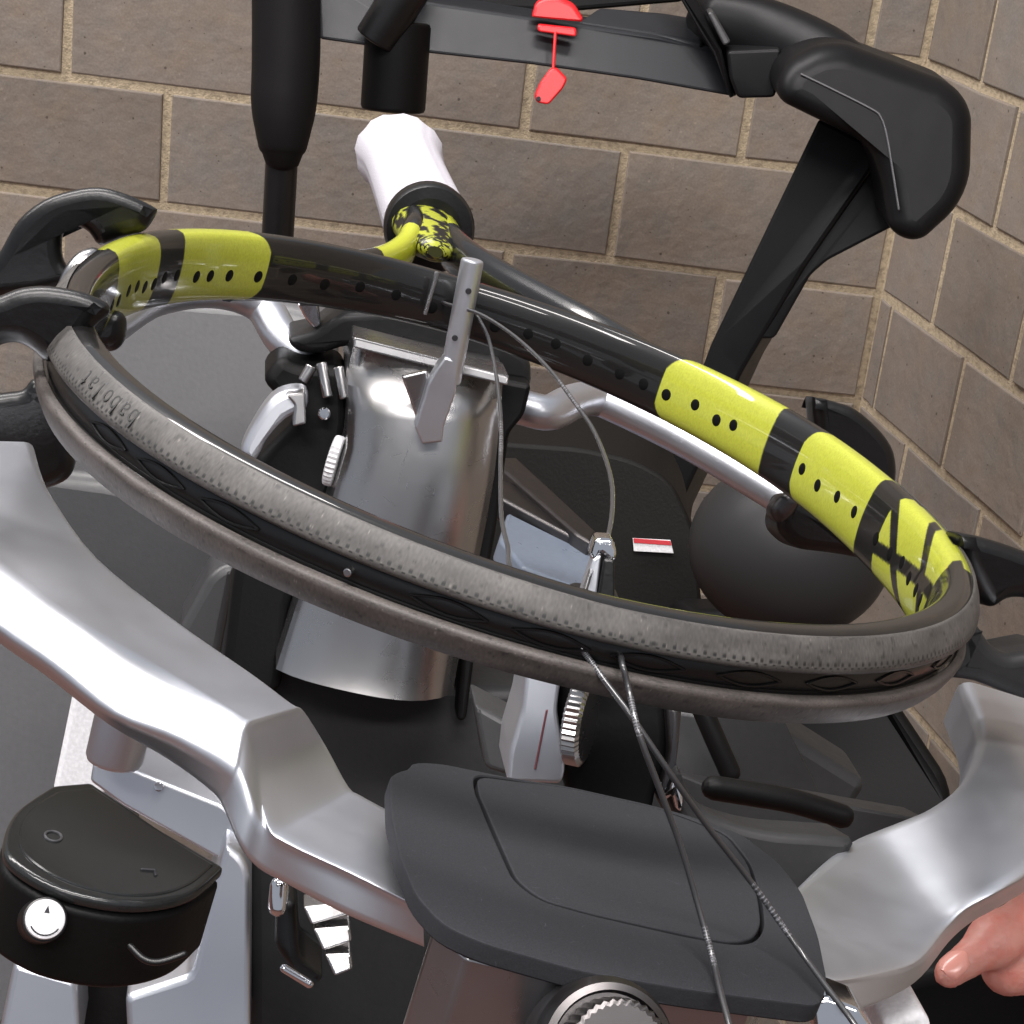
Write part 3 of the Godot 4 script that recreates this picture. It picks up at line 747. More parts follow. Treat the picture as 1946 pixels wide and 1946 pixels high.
func pin_at(px: float) -> Vector3:
	return Vector3(-0.0118, 0.012, -0.1455) if px < 850 else Vector3(0.0036, 0.011, -0.1452)

func arm(o: Node3D, stations: Array) -> void:
	var secs := []
	for s in stations:
		var a: Vector3 = s[0]
		var b: Vector3 = s[1]
		var c: Vector3 = s[2]
		var d: Vector3 = s[3]
		var e := a + Vector3(0, -0.015, 0)
		var f := d.lerp(e, 0.15) + Vector3(0, -0.003, 0)
		var ring := []
		for q in [[f, a.lerp(e, 0.25), a, a.lerp(b, 0.12)], [a, a.lerp(b, 0.9), b, b.lerp(c, 0.22)], [b, b.lerp(c, 0.8), c, c.lerp(d, 0.25)], [c, c.lerp(d, 0.7), d, d.lerp(e, 0.08)]]:
			var start: Vector3 = q[1]
			for k in 5:
				ring.append(start.bezier_interpolate(start.lerp(q[2], 0.6), (q[3] as Vector3).lerp(q[2], 0.6), q[3], k / 4.0))
		ring.append(d.lerp(e, 0.5) + Vector3(0, -0.004, 0))
		ring.append(e)
		secs.append(ring)
	var fine := []
	for i in secs.size() - 1:
		for k in 4:
			var ring := []
			for j in secs[i].size():
				ring.append((secs[i][j] as Vector3).cubic_interpolate(secs[i + 1][j], secs[maxi(i - 1, 0)][j], secs[mini(i + 2, secs.size() - 1)][j], k / 4.0))
			fine.append(ring)
	fine.append(secs[-1])
	loft(fine)
	part("front_arm", mats["silver"], o, 60)

func mount(o: Node3D, called: String, ring: Array, depth: float, m: String) -> void:
	slab(ring, Vector3(0, -0.26, -0.966) * depth, minf(depth * 0.3, 0.0042), 5)
	part(called, mats[m], o, 50)

func clamp_left(o: Node3D) -> void:
	slab(rounded([Vector3(-0.0586, -0.0554, -0.191), Vector3(-0.0536, -0.0446, -0.1931), Vector3(-0.0465, -0.046, -0.1912), Vector3(-0.0315, -0.0413, -0.1893), Vector3(-0.0275, -0.0445, -0.1875), Vector3(-0.0226, -0.0606, -0.1816), Vector3(-0.0208, -0.0811, -0.1751), Vector3(-0.0233, -0.098, -0.1706), Vector3(-0.0267, -0.1322, -0.1612), Vector3(-0.0216, -0.1627, -0.1509), Vector3(-0.0433, -0.1735, -0.1524), Vector3(-0.0499, -0.1274, -0.1676), Vector3(-0.0522, -0.096, -0.1775), Vector3(-0.0533, -0.0843, -0.1812), Vector3(-0.0419, -0.0646, -0.1846)], 0.004, 3), Vector3(0, 0, -0.03), 0.004)
	part("clamp_body", mats["deep_black"], o)
	slab(smooth([Vector3(-0.0603, -0.0762, -0.1638), Vector3(-0.0584, -0.0659, -0.1665), Vector3(-0.0544, -0.0552, -0.1688), Vector3(-0.0485, -0.0502, -0.169), Vector3(-0.0427, -0.0492, -0.1681), Vector3(-0.0411, -0.055, -0.166), Vector3(-0.0472, -0.0608, -0.1656), Vector3(-0.0519, -0.0697, -0.164), Vector3(-0.0537, -0.0773, -0.1621), Vector3(-0.0564, -0.0793, -0.1621)], 3), Vector3(0, 0, -0.012), 0.003)
	part("clamp_lever", mats["silver"], o)
	slab(rounded([Vector3(-0.0502, -0.0515, -0.1658), Vector3(-0.0433, -0.0486, -0.1652), Vector3(-0.04, -0.0592, -0.1613), Vector3(-0.0446, -0.0618, -0.1615), Vector3(-0.0459, -0.054, -0.1641)], 0.001, 2), Vector3(0, 0, -0.01), 0.001)
	part("lever_block", mats["steel"], o)
	for p in [[Vector3(-0.039, -0.0406, -0.1837), Vector3(-0.0331, -0.0518, -0.1791)], [Vector3(-0.0325, -0.0401, -0.1824), Vector3(-0.0269, -0.0503, -0.1782)], [Vector3(-0.0421, -0.0428, -0.1837), Vector3(-0.0437, -0.0492, -0.1821)]]:
		rod(p[0], p[1], 0.0022, 10, 0.0006)
		part("jaw_pin", mats["steel"], o)
	rod(Vector3(-0.0331, -0.0578, -0.1773), Vector3(-0.0335, -0.0568, -0.1734), 0.0026, 16, 0.0008)
	part("screw", mats["chrome"], o)
	rod(Vector3(-0.0239, -0.0713, -0.1649), Vector3(-0.0279, -0.0714, -0.1657), 0.0098, 60, 0.0012, 0.0006)
	part("knurled_knob", mats["white_paint"], o)

func clamp_front(o: Node3D) -> void:
	slab(rounded([Vector3(0.011, -0.044, 0.0711), Vector3(0.0199, -0.0402, 0.0719), Vector3(0.0212, -0.0504, 0.0753), Vector3(0.0272, -0.0638, 0.0805), Vector3(0.0271, -0.0677, 0.0817), Vector3(0.0133, -0.0715, 0.0798), Vector3(0.0121, -0.0639, 0.0773), Vector3(0.0124, -0.0532, 0.0742)], 0.0015, 3), Vector3(0, 0, -0.02), 0.0012)
	var block := part("clamp_block", mats["silver"], o)
	slab([Vector3(0.0183, -0.0511, 0.0754), Vector3(0.0188, -0.0509, 0.0754), Vector3(0.0197, -0.0659, 0.0801), Vector3(0.0192, -0.0661, 0.08)], Vector3(0, 0, -0.002), 0.0002, 1)
	part("block_seam", mats["seam_red"], block)
	turned([Vector2(0.001, 0), Vector2(0.0105, 0), Vector2(0.0118, 0.0008), Vector2(0.0118, 0.0042), Vector2(0.0105, 0.005), Vector2(0.001, 0.005)], Vector3(0.0248, -0.0508, 0.0777), Vector3(0.0314, -0.0492, 0.0808) - Vector3(0.0248, -0.0508, 0.0777), 90, 0.0006)
	part("knurled_knob", mats["steel"], o)
	slab(smooth([Vector3(0.0211, -0.0427, 0.0676), Vector3(0.0328, -0.0382, 0.0688), Vector3(0.0449, -0.0383, 0.0714), Vector3(0.0506, -0.0448, 0.0746), Vector3(0.0533, -0.0549, 0.0782), Vector3(0.0528, -0.0648, 0.0811), Vector3(0.0523, -0.0732, 0.0835), Vector3(0.0417, -0.0765, 0.0822), Vector3(0.0304, -0.0718, 0.0783), Vector3(0.0256, -0.0595, 0.0736)], 3), Vector3(0, 0, -0.02), 0.003)
	part("clamp_base", mats["deep_black"], o)
	slab(rounded([Vector3(0.0482, -0.0414, 0.0763), Vector3(0.0525, -0.0394, 0.0766), Vector3(0.0547, -0.0517, 0.0808), Vector3(0.0558, -0.0631, 0.0844), Vector3(0.0526, -0.0661, 0.0846), Vector3(0.0524, -0.0538, 0.0809)], 0.002, 3), Vector3(0, 0, -0.02), 0.002)
	part("clamp_edge", mats["dark_metal"], o)
	slab(smooth([Vector3(0.0538, -0.0569, 0.0864), Vector3(0.0558, -0.058, 0.0871), Vector3(0.0574, -0.0607, 0.0883), Vector3(0.058, -0.0641, 0.0894), Vector3(0.0563, -0.064, 0.089), Vector3(0.0543, -0.0609, 0.0877), Vector3(0.0532, -0.0629, 0.088)], 3), Vector3(0, 0, -0.006), 0.0015)
	part("latch", mats["chrome"], o)
	# the jaws that come up through the head and hold the string
	var d := 0.474
	slab(rounded([Vector3(0.0128, -0.0039, 0.0872), Vector3(0.0134, 0.0007, 0.086), Vector3(0.0174, 0.0017, 0.0866), Vector3(0.0193, -0.0013, 0.0879), Vector3(0.0191, -0.0034, 0.0885), Vector3(0.0166, -0.003, 0.0878), Vector3(0.0153, -0.0023, 0.0873), Vector3(0.0144, -0.0049, 0.0879)], 0.001, 3), Vector3(0, 0, -0.006), 0.0012)
	part("jaw_tip", mats["chrome"], o)
	slab(rounded([Vector3(0.0138, -0.0038, 0.0875), Vector3(0.0156, -0.0025, 0.0874), Vector3(0.017, -0.0126, 0.0908), Vector3(0.0131, -0.0139, 0.0903)], 0.0008, 2), Vector3(0, 0, -0.004), 0.0006)
	part("jaw", mats["silver"], o)
	slab(rounded([Vector3(0.0161, -0.003, 0.0888), Vector3(0.0187, -0.0024, 0.0892), Vector3(0.0211, -0.0113, 0.0923), Vector3(0.0171, -0.0125, 0.0918)], 0.0008, 2), Vector3(0, 0, -0.006), 0.0006)
	part("jaw", mats["black_plastic"], o)
	slab(rounded([Vector3(0.0125, -0.0153, 0.0842), Vector3(0.0248, -0.0128, 0.0861), Vector3(0.0291, -0.0337, 0.0933), Vector3(0.0184, -0.0371, 0.092)], 0.002, 2), Vector3(0, 0, -0.01), 0.002)
	part("jaw_stem", mats["black_plastic"], o)

func centre_pad(o: Node3D) -> void:
	var top := rounded([Vector3(-0.0272, -0.052, 0.1331), Vector3(-0.0248, -0.052, 0.1293), Vector3(-0.0221, -0.052, 0.1269), Vector3(-0.0214, -0.052, 0.1233), Vector3(-0.0156, -0.052, 0.1201), Vector3(0.0026, -0.052, 0.1188), Vector3(0.0186, -0.052, 0.1161), Vector3(0.0405, -0.052, 0.1157), Vector3(0.0509, -0.052, 0.117), Vector3(0.0627, -0.052, 0.1203), Vector3(0.0695, -0.052, 0.1315), Vector3(0.072, -0.052, 0.1443), Vector3(0.0704, -0.052, 0.1641), Vector3(0.0669, -0.052, 0.1834), Vector3(0.0619, -0.052, 0.1946), Vector3(0.0317, -0.052, 0.199), Vector3(0.0087, -0.052, 0.2007), Vector3(-0.012, -0.052, 0.1979), Vector3(-0.0197, -0.052, 0.1942), Vector3(-0.0246, -0.052, 0.1851), Vector3(-0.0273, -0.052, 0.1688), Vector3(-0.028, -0.052, 0.1503)], 0.003, 3)
	var panel := rounded([Vector3(-0.0052, -0.052, 0.1225), Vector3(0.0184, -0.052, 0.1173), Vector3(0.0403, -0.052, 0.1172), Vector3(0.049, -0.052, 0.1195), Vector3(0.0578, -0.052, 0.1233), Vector3(0.0604, -0.052, 0.1363), Vector3(0.0585, -0.052, 0.1539), Vector3(0.0562, -0.052, 0.1651), Vector3(0.0523, -0.052, 0.1724), Vector3(0.0465, -0.052, 0.1759), Vector3(0.0355, -0.052, 0.1767), Vector3(0.0142, -0.052, 0.1764), Vector3(0.0037, -0.052, 0.1752), Vector3(-0.0012, -0.052, 0.1691), Vector3(-0.004, -0.052, 0.1459), Vector3(-0.0058, -0.052, 0.1309)], 0.003, 4)
	var mid := Vector3.ZERO
	for p in panel:
		mid += p / panel.size()
	var secs := []
	for k in 180:      # the rim round the panel, with a narrow groove left open between them
		var d := Vector3(cos(TAU * k / 180), 0, -sin(TAU * k / 180))
		var a := ray_hit(top, mid, d)
		var b := minf(ray_hit(panel, mid, d) + 0.0010, a - 0.0014)
		var ring := []
		for q in [[a - 0.0006, -0.0048], [a, -0.0042], [a, -0.0006], [a - 0.0002, -0.0002], [a - 0.0007, 0.0], [b + 0.0003, 0.0], [b, -0.0003], [b, -0.0030]]:
			ring.append(mid + d * q[0] + Vector3(0, q[1], 0))
		secs.append(ring)
	loft(secs, false, true)
	slab(moved(panel, Vector3(0, -0.0012, 0)), Vector3(0, -0.0025, 0), 0.0002, 1)
	var pad := part("centre_pad", mats["rubber"], o, 32)
	slab(panel, Vector3(0, -0.0016, 0), 0.0004, 3)
	part("pad_panel", mats["rubber"], pad, 32)
	# bright metal body under the pad
	slab(rounded([Vector3(-0.0196, -0.0572, 0.1869), Vector3(-0.0134, -0.0572, 0.1957), Vector3(0.0077, -0.0572, 0.1967), Vector3(0.0271, -0.0572, 0.1964), Vector3(0.0487, -0.0572, 0.1941), Vector3(0.0675, -0.0572, 0.1557), Vector3(0.0069, -0.0572, 0.1426), Vector3(-0.0124, -0.0572, 0.1603)], 0.0012, 3), Vector3(0, -0.06, 0.004), 0.0008)
	part("pad_body", mats["steel"], o)
	# knurled knob below the pad
	var kc := Vector3(0.015, -0.0608, 0.2134)
	var ax := Vector3(-0.05, 0.55, 0.85)
	turned([Vector2(0.002, -0.02), Vector2(0.0135, -0.02), Vector2(0.0145, -0.012), Vector2(0.0145, -0.004), Vector2(0.0132, -0.002), Vector2(0.0132, 0.0), Vector2(0.0118, 0.0006), Vector2(0.0112, -0.0008), Vector2(0.001, -0.0008)], kc, ax, 64)
	part("knob_collar", mats["dark_metal"], o)
	rod(kc - ax * 0.001, kc + ax.normalized() * 0.008, 0.0105, 72, 0.0012, 0.0005)
	part("knurled_knob", mats["dark_metal"], o)
	slab(rounded([Vector3(0.1082, -0.0848, 0.1363), Vector3(0.1158, -0.0798, 0.1365), Vector3(0.1192, -0.0813, 0.1377), Vector3(0.1227, -0.0911, 0.1413), Vector3(0.1109, -0.0948, 0.1399)], 0.002, 3), Vector3(0, 0, -0.02), 0.002)
	part("end_cap", mats["white_paint"], o)
	slab(rounded([Vector3(0.1854, -0.1504, -0.0086), Vector3(0.233, -0.1249, -0.0059), Vector3(0.2426, -0.1604, 0.0068), Vector3(0.1974, -0.1746, 0.0012)], 0.006, 3), Vector3(0, 0, -0.03), 0.004)
	part("lower_cover", mats["deep_black"], o)
	slab(rounded([Vector3(0.0666, -0.0588, 0.1814), Vector3(0.0691, -0.0569, 0.1813), Vector3(0.0768, -0.0573, 0.1831), Vector3(0.0821, -0.0618, 0.1856), Vector3(0.0692, -0.0658, 0.184)], 0.001, 3), Vector3(0, 0, -0.01), 0.001)
	part("lower_fitting", mats["chrome"], o)

func housings(o: Node3D) -> void:
	slab(rounded([Vector3(-0.1615, -0.1015, -0.4073), Vector3(-0.1037, -0.0813, -0.4008), Vector3(-0.049, -0.0687, -0.3928), Vector3(-0.018, -0.0665, -0.3867), Vector3(0.0011, -0.1368, -0.3616), Vector3(-0.0211, -0.1717, -0.356), Vector3(-0.047, -0.1735, -0.361), Vector3(-0.0797, -0.1698, -0.3692), Vector3(-0.094, -0.1697, -0.3723), Vector3(-0.1225, -0.1792, -0.3757), Vector3(-0.1347, -0.1693, -0.3813)], 0.012, 5), Vector3(0, 0, -0.06), 0.008, 4)
	part("housing_panel", mats["grey_plastic"], o)
	slab(rounded([Vector3(-0.14, -0.1665, -0.3513), Vector3(-0.0947, -0.1586, -0.3438), Vector3(-0.0495, -0.1614, -0.3332), Vector3(0.0044, -0.153, -0.3241), Vector3(0.0053, -0.2314, -0.3005), Vector3(-0.0253, -0.2411, -0.3042), Vector3(-0.0879, -0.2362, -0.3192), Vector3(-0.1265, -0.2163, -0.3335)], 0.012, 5), Vector3(0, 0, -0.05), 0.008, 4)
	part("housing_panel", mats["mid_plastic"], o)
	slab(rounded([Vector3(-0.0518, -0.1643, -0.2689), Vector3(-0.0417, -0.1576, -0.2687), Vector3(-0.0386, -0.2026, -0.2546), Vector3(-0.06, -0.1955, -0.2614)], 0.006, 4), Vector3(0, 0, -0.03), 0.004)
	part("housing_rib", mats["mid_plastic"], o)
	slab(rounded([Vector3(-0.1533, -0.1867, -0.2416), Vector3(-0.1197, -0.1936, -0.2322), Vector3(-0.0708, -0.2066, -0.2177), Vector3(-0.0395, -0.3389, -0.1715), Vector3(-0.1064, -0.36, -0.1797)], 0.010, 4), Vector3(0, 0, -0.05), 0.008, 4)
	part("housing_panel", mats["grey_plastic"], o)
	slab(rounded([Vector3(-0.0976, -0.1686, -0.1283), Vector3(-0.0846, -0.1653, -0.1265), Vector3(-0.0759, -0.2008, -0.114), Vector3(-0.0955, -0.207, -0.1164)], 0.003, 3), Vector3(0, 0, -0.02), 0.002)
	part("white_panel", mats["white_paint"], o)
	# grey covers to the right of the pedestal and behind the pad
	slab(rounded([Vector3(0.085, -0.0822, -0.0294), Vector3(0.0963, -0.08, -0.0276), Vector3(0.1104, -0.0962, -0.0197), Vector3(0.1113, -0.1027, -0.0175), Vector3(0.0922, -0.1087, -0.0199)], 0.003, 3), Vector3(0, 0, -0.03), 0.003)
	part("cover", mats["mid_plastic"], o)
	tube([Vector3(0.0883, -0.0723, -0.0103), Vector3(0.0953, -0.0807, -0.0062), Vector3(0.1023, -0.0888, -0.0023)], 0.0034, 12)
	part("black_rod", mats["deep_black"], o)
	slab(rounded([Vector3(0.1072, -0.0893, -0.0651), Vector3(0.1313, -0.0836, -0.0616), Vector3(0.1545, -0.1087, -0.049), Vector3(0.1235, -0.1185, -0.0528)], 0.002, 2), Vector3(0, -0.005, -0.02), 0.001)
	part("cover", mats["charcoal"], o)
	slab(rounded([Vector3(0.0838, -0.0934, -0.005), Vector3(0.0982, -0.0944, -0.0015), Vector3(0.1152, -0.0912, 0.0012), Vector3(0.1331, -0.0882, 0.0042), Vector3(0.1676, -0.0834, 0.0102), Vector3(0.1603, -0.1005, 0.0137), Vector3(0.1293, -0.1118, 0.0104), Vector3(0.0943, -0.1146, 0.0037)], 0.003, 2), Vector3(0, -0.006, -0.02), 0.001)
	part("cover", mats["charcoal"], o)
	slab(smooth([Vector3(0.0546, -0.0541, 0.0836), Vector3(0.0599, -0.0601, 0.0865), Vector3(0.0662, -0.0629, 0.0887), Vector3(0.0742, -0.0635, 0.0906), Vector3(0.0838, -0.0624, 0.0924), Vector3(0.0958, -0.0595, 0.0941), Vector3(0.1034, -0.0592, 0.0957), Vector3(0.096, -0.076, 0.0991), Vector3(0.0839, -0.0785, 0.0972), Vector3(0.0717, -0.0755, 0.0937), Vector3(0.0599, -0.0683, 0.089), Vector3(0.0538, -0.0606, 0.0854)], 3), Vector3(0, -0.006, -0.02), 0.0025, 4)
	part("rear_fairing", mats["charcoal"], o, 60)
	tube(smooth([Vector3(0.0814, -0.0757, 0.0425), Vector3(0.0934, -0.0747, 0.0427), Vector3(0.1066, -0.0742, 0.0422), Vector3(0.1227, -0.0758, 0.0409)], 5, false), 0.0036, 12)
	part("cable", mats["deep_black"], o)
	# dark lower body under the arms
	slab(rounded([Vector3(-0.0359, -0.1491, -0.0142), Vector3(0.0287, -0.1615, 0.0035), Vector3(0.0334, -0.1978, 0.0153), Vector3(-0.0183, -0.214, 0.009)], 0.006, 3), Vector3(0, 0, -0.05), 0.004)
	part("lower_body", mats["charcoal"], o)
	slab(rounded([Vector3(-0.0282, -0.1463, 0.0292), Vector3(-0.022, -0.1458, 0.0305), Vector3(-0.0168, -0.1614, 0.0362), Vector3(-0.0086, -0.1646, 0.0389), Vector3(-0.0099, -0.1668, 0.0393), Vector3(-0.0192, -0.1649, 0.0367), Vector3(-0.025, -0.1606, 0.0342)], 0.003, 3), Vector3(0, 0, -0.02), 0.003)
	part("ratchet_body", mats["black_plastic"], o)
	for y in [[1712, 1745, 634], [1752, 1792, 618], [1798, 1838, 604]]:
		ratchet_tooth(o, y)
	tube([Vector3(-0.0288, -0.1396, 0.0346), Vector3(-0.0278, -0.1457, 0.0366)], 0.0028, 16)
	part("ratchet_pin", mats["chrome"], o)
	tube([Vector3(-0.0217, -0.161, 0.0425), Vector3(-0.0136, -0.163, 0.0448)], 0.0013, 10)
	part("ratchet_pin", mats["chrome"], o)

func ratchet_tooth(o: Node3D, y: Array) -> void:
	var base := Vector3(-0.0204, -0.145, 0.0348)
	var right := Vector3(-0.0202, -0.1449, 0.0348) - base
	var down := Vector3(-0.0203, -0.1451, 0.0349) - base
	var ring := []
	for p in [Vector2(572, y[0]), Vector2(y[2], y[0] + 8), Vector2(y[2] - 6, y[1] - 6), Vector2(572, y[1])]:
		ring.append(base + right * (p.x - 572) + down * (p.y - 1712))
	slab(rounded(ring, 0.0008, 2), Vector3(0, 0, -0.008), 0.0008)
	part("ratchet_tooth", mats["steel"], o)

func tension_head(o: Node3D) -> void:
	# half-round head with a flat back, seen from above: outline of its top
	var up := machine_turn.inverse() * Vector3(0.05, 1.0, 0.0)
	var top := smooth([Vector3(-0.0989, -0.088, 0.103), Vector3(-0.1057, -0.088, 0.1195), Vector3(-0.1064, -0.088, 0.1349), Vector3(-0.1027, -0.088, 0.1429), Vector3(-0.0927, -0.088, 0.1491), Vector3(-0.0804, -0.088, 0.1497), Vector3(-0.0706, -0.088, 0.1458), Vector3(-0.0626, -0.088, 0.138), Vector3(-0.0563, -0.088, 0.1243)], 5, false)
	top.append_array([Vector3(-0.0725, -0.088, 0.1129), Vector3(-0.0902, -0.088, 0.0972)])
	top = rounded(top, 0.001, 2)
	slab(moved(top, Vector3(0, -0.0035, 0)), Vector3(0, -0.0195, 0), 0.002, 3)
	var drum := part("tension_head", mats["deep_black"], o, 45)
	slab(top, Vector3(0, -0.0032, 0), 0.0012, 3)
	part("head_rim", mats["drum_black"], drum)
	var inner := smooth([Vector3(-0.0976, -0.0876, 0.1064), Vector3(-0.1031, -0.0876, 0.1191), Vector3(-0.1034, -0.0876, 0.1331), Vector3(-0.0995, -0.0876, 0.141), Vector3(-0.0908, -0.0876, 0.1464), Vector3(-0.0801, -0.0876, 0.1471), Vector3(-0.0709, -0.0876, 0.1434), Vector3(-0.064, -0.0876, 0.1359), Vector3(-0.0589, -0.0876, 0.1251)], 5, false)
	inner.append_array([Vector3(-0.0731, -0.0876, 0.1144), Vector3(-0.0895, -0.0876, 0.1004)])
	slab(inner, Vector3(0, -0.003, 0), 0.0006, 2)
	var plate := part("top_plate", mats["drum_black"], drum)
	var ring_mark := []
	var c := Vector3(-0.0962, -0.0874, 0.1283)
	for k in 25:
		ring_mark.append(c + Vector3(cos(TAU * k / 24) * 0.0019, 0, sin(TAU * k / 24) * 0.0022))
	tube(ring_mark, 0.00030, 6, false)
	part("ring_mark", mats["seam"], drum)
	tube([Vector3(-0.0753, -0.0874, 0.1347), Vector3(-0.0725, -0.0874, 0.134), Vector3(-0.0721, -0.0874, 0.1358)], 0.0004, 6)
	part("arrow_mark", mats["ink"], drum)
	# white dial with its arrow and arc
	var dc := Vector3(-0.0939, -0.094, 0.1529)
	var face := (Vector3(-0.0948, -0.0744, 0.1852) - dc).normalized()
	face = (face + Vector3(0.12, 0.10, 0)).normalized()
	rod(dc - face * 0.008, dc + face * 0.0012, 0.0050, 40, 0.001)
	part("dial_collar", mats["black_plastic"], drum)
	rod(dc, dc + face * 0.002, 0.0043, 40, 0.0006)
	var dial := part("dial", mats["white_paint"], drum)
	var dx := Vector3.UP.cross(face).normalized()
	var dy := face.cross(dx)
	var fc := dc + face * 0.0021
	slab([fc + dy * 0.0030, fc + dy * 0.0013 - dx * 0.0006, fc + dy * 0.0013 + dx * 0.0006], -face * 0.0003, 0.00005, 1)
	part("arrow_mark", mats["ink"], drum)
	var arc := []
	for k in 11:
		var a := deg_to_rad(215.0 + 11.5 * k)
		arc.append(fc + dx * cos(a) * 0.0034 + dy * sin(a) * 0.0034)
	tube(arc, 0.00018, 6)
	part("arc_mark", mats["ink"], drum)
	tube(smooth([Vector3(-0.0747, -0.0948, 0.1552), Vector3(-0.0715, -0.0959, 0.1572), Vector3(-0.0681, -0.0955, 0.1579), Vector3(-0.0631, -0.0934, 0.1562)], 5, false), 0.0008, 10)
	part("string_slot", mats["black_plastic"], drum)
	# bracket and polished cylinder behind the head
	slab(rounded([Vector3(-0.0874, -0.1385, -0.0125), Vector3(-0.078, -0.1365, -0.0111), Vector3(-0.0469, -0.1385, -0.0038), Vector3(-0.0373, -0.1435, -0.0002), Vector3(-0.0341, -0.1553, 0.004), Vector3(-0.0427, -0.154, 0.0018), Vector3(-0.0757, -0.1476, -0.0073), Vector3(-0.0869, -0.1439, -0.0108)], 0.001, 2), Vector3(0, 0, -0.02), 0.001)
	var br := part("bracket", mats["dark_metal"], o)
	br.material_override = mats["silver"]
	rod(Vector3(-0.0667, -0.1388, -0.0074), Vector3(-0.0669, -0.1376, -0.0052), 0.0015, 14, 0.0004)
	part("screw", mats["chrome"], o)
	rod(Vector3(-0.0824, -0.1274, 0.0066), Vector3(-0.0832, -0.1039, 0.0047), 0.0085, 32, 0.002)
	part("polished_cylinder", mats["silver"], o)
	# columns under the head
	slab(rounded([Vector3(-0.0444, -0.1438, 0.009), Vector3(-0.0376, -0.1467, 0.0113), Vector3(-0.0345, -0.1509, 0.0133), Vector3(-0.0216, -0.1995, 0.0306), Vector3(-0.0562, -0.2104, 0.0263), Vector3(-0.0614, -0.1947, 0.0205), Vector3(-0.0443, -0.1831, 0.0207)], 0.002, 2), Vector3(0, 0, -0.03), 0.002)
	part("column", mats["silver"], o)
	slab(rounded([Vector3(-0.0955, -0.1952, 0.0133), Vector3(-0.0761, -0.1946, 0.0173), Vector3(-0.0697, -0.2146, 0.0247), Vector3(-0.0941, -0.2223, 0.0217)], 0.002, 2), Vector3(0, 0, -0.03), 0.002)
	part("column", mats["silver"], o)
	slab(rounded([Vector3(-0.0767, -0.2062, -0.006), Vector3(-0.0586, -0.2037, -0.0028), Vector3(-0.0529, -0.2249, 0.0048), Vector3(-0.0701, -0.2303, 0.0026)], 0.002, 2), Vector3(0, 0, -0.02), 0.002)
	part("column_gap_cover", mats["hood_brown"], o)

# ---------------------------------------------------------------- racket
func hoop_r(a: float) -> float:
	var s: float = hoop[0]
	for k in range(1, 7):
		s += hoop[2 * k - 1] * cos(k * a) + hoop[2 * k] * sin(k * a)
	return s

func hoop_at(a: float) -> Vector3:
	var r := hoop_r(a)
	return Vector3(r * sin(a), 0, r * cos(a))

func hoop_out(a: float) -> Vector3:
	var t := hoop_at(a + 0.01) - hoop_at(a - 0.01)
	return t.normalized().cross(Vector3.UP) * (-1.0 if t.normalized().cross(Vector3.UP).dot(hoop_at(a)) < 0.0 else 1.0)

func hoop_h(a: float) -> float:
	return 0.0104 + 0.0026 * absf(sin(a))

func hoop_section(a: float) -> Array:
	var c := hoop_at(a)
	var n := hoop_out(a)
	var h := hoop_h(a)
	var w := 0.0060
	var ring := []
	for k in 17:      # crest, inner face, bottom
		var q := PI * k / 16
		ring.append(c - n * w * pow(sin(q), 0.5) + Vector3.UP * h * cos(q))
	for p in [[0.35, -0.95], [0.7, -0.75], [0.95, -0.45], [1.0, -0.34], [0.62, -0.28], [0.58, 0.0], [0.62, 0.28], [1.0, 0.34], [0.95, 0.45], [0.7, 0.75], [0.35, 0.95]]:
		ring.append(c + n * w * p[0] + Vector3.UP * h * p[1])
	return ring

func guard_section(a: float, low: bool) -> Array:
	var c := hoop_at(a)
	var n := hoop_out(a)
	var h := hoop_h(a)
	var s := -1.0 if low else 1.0
	var outer := [[0.44, 0.95], [0.60, 0.93], [0.90, 0.70], [1.10, 0.46], [1.14, 0.36], [1.04, 0.28], [0.8, 0.25]]
	var inner := [[0.75, 0.27], [0.9, 0.36], [0.85, 0.5], [0.6, 0.72], [0.44, 0.84]]
	var ring := []
	for p in outer + inner:
		ring.append(c + n * 0.0060 * p[0] + Vector3.UP * h * p[1] * s)
	return ring

func is_yellow(patches: Array, deg: float, v: float) -> bool:      # v: 0 crest, 0.29 inner middle, 0.57 bottom
	if v > 0.64 and v < 0.93:
		return false
	for p in patches:
		var m := minf(deg - p[0], p[1] - deg)
		if m > 0.0:
			var edge: float = p[2] if deg - p[0] < p[1] - deg else p[3]
			var limit := 1.0 - pow(clampf(1.0 - m / (3.4 * edge + 0.01), 0.0, 1.0), 2.0) * 0.62
			if v < 0.9 and absf(v - 0.285) / 0.285 > limit:
				return false
			# the last patch is cut by dark strokes
			return p[0] != 60.0 or not (sin((deg - 58.0) * 0.42 + v * 15.0) > 0.80 or absf(v - 0.30 - 0.004 * (deg - 76.0)) < 0.03)
	return false

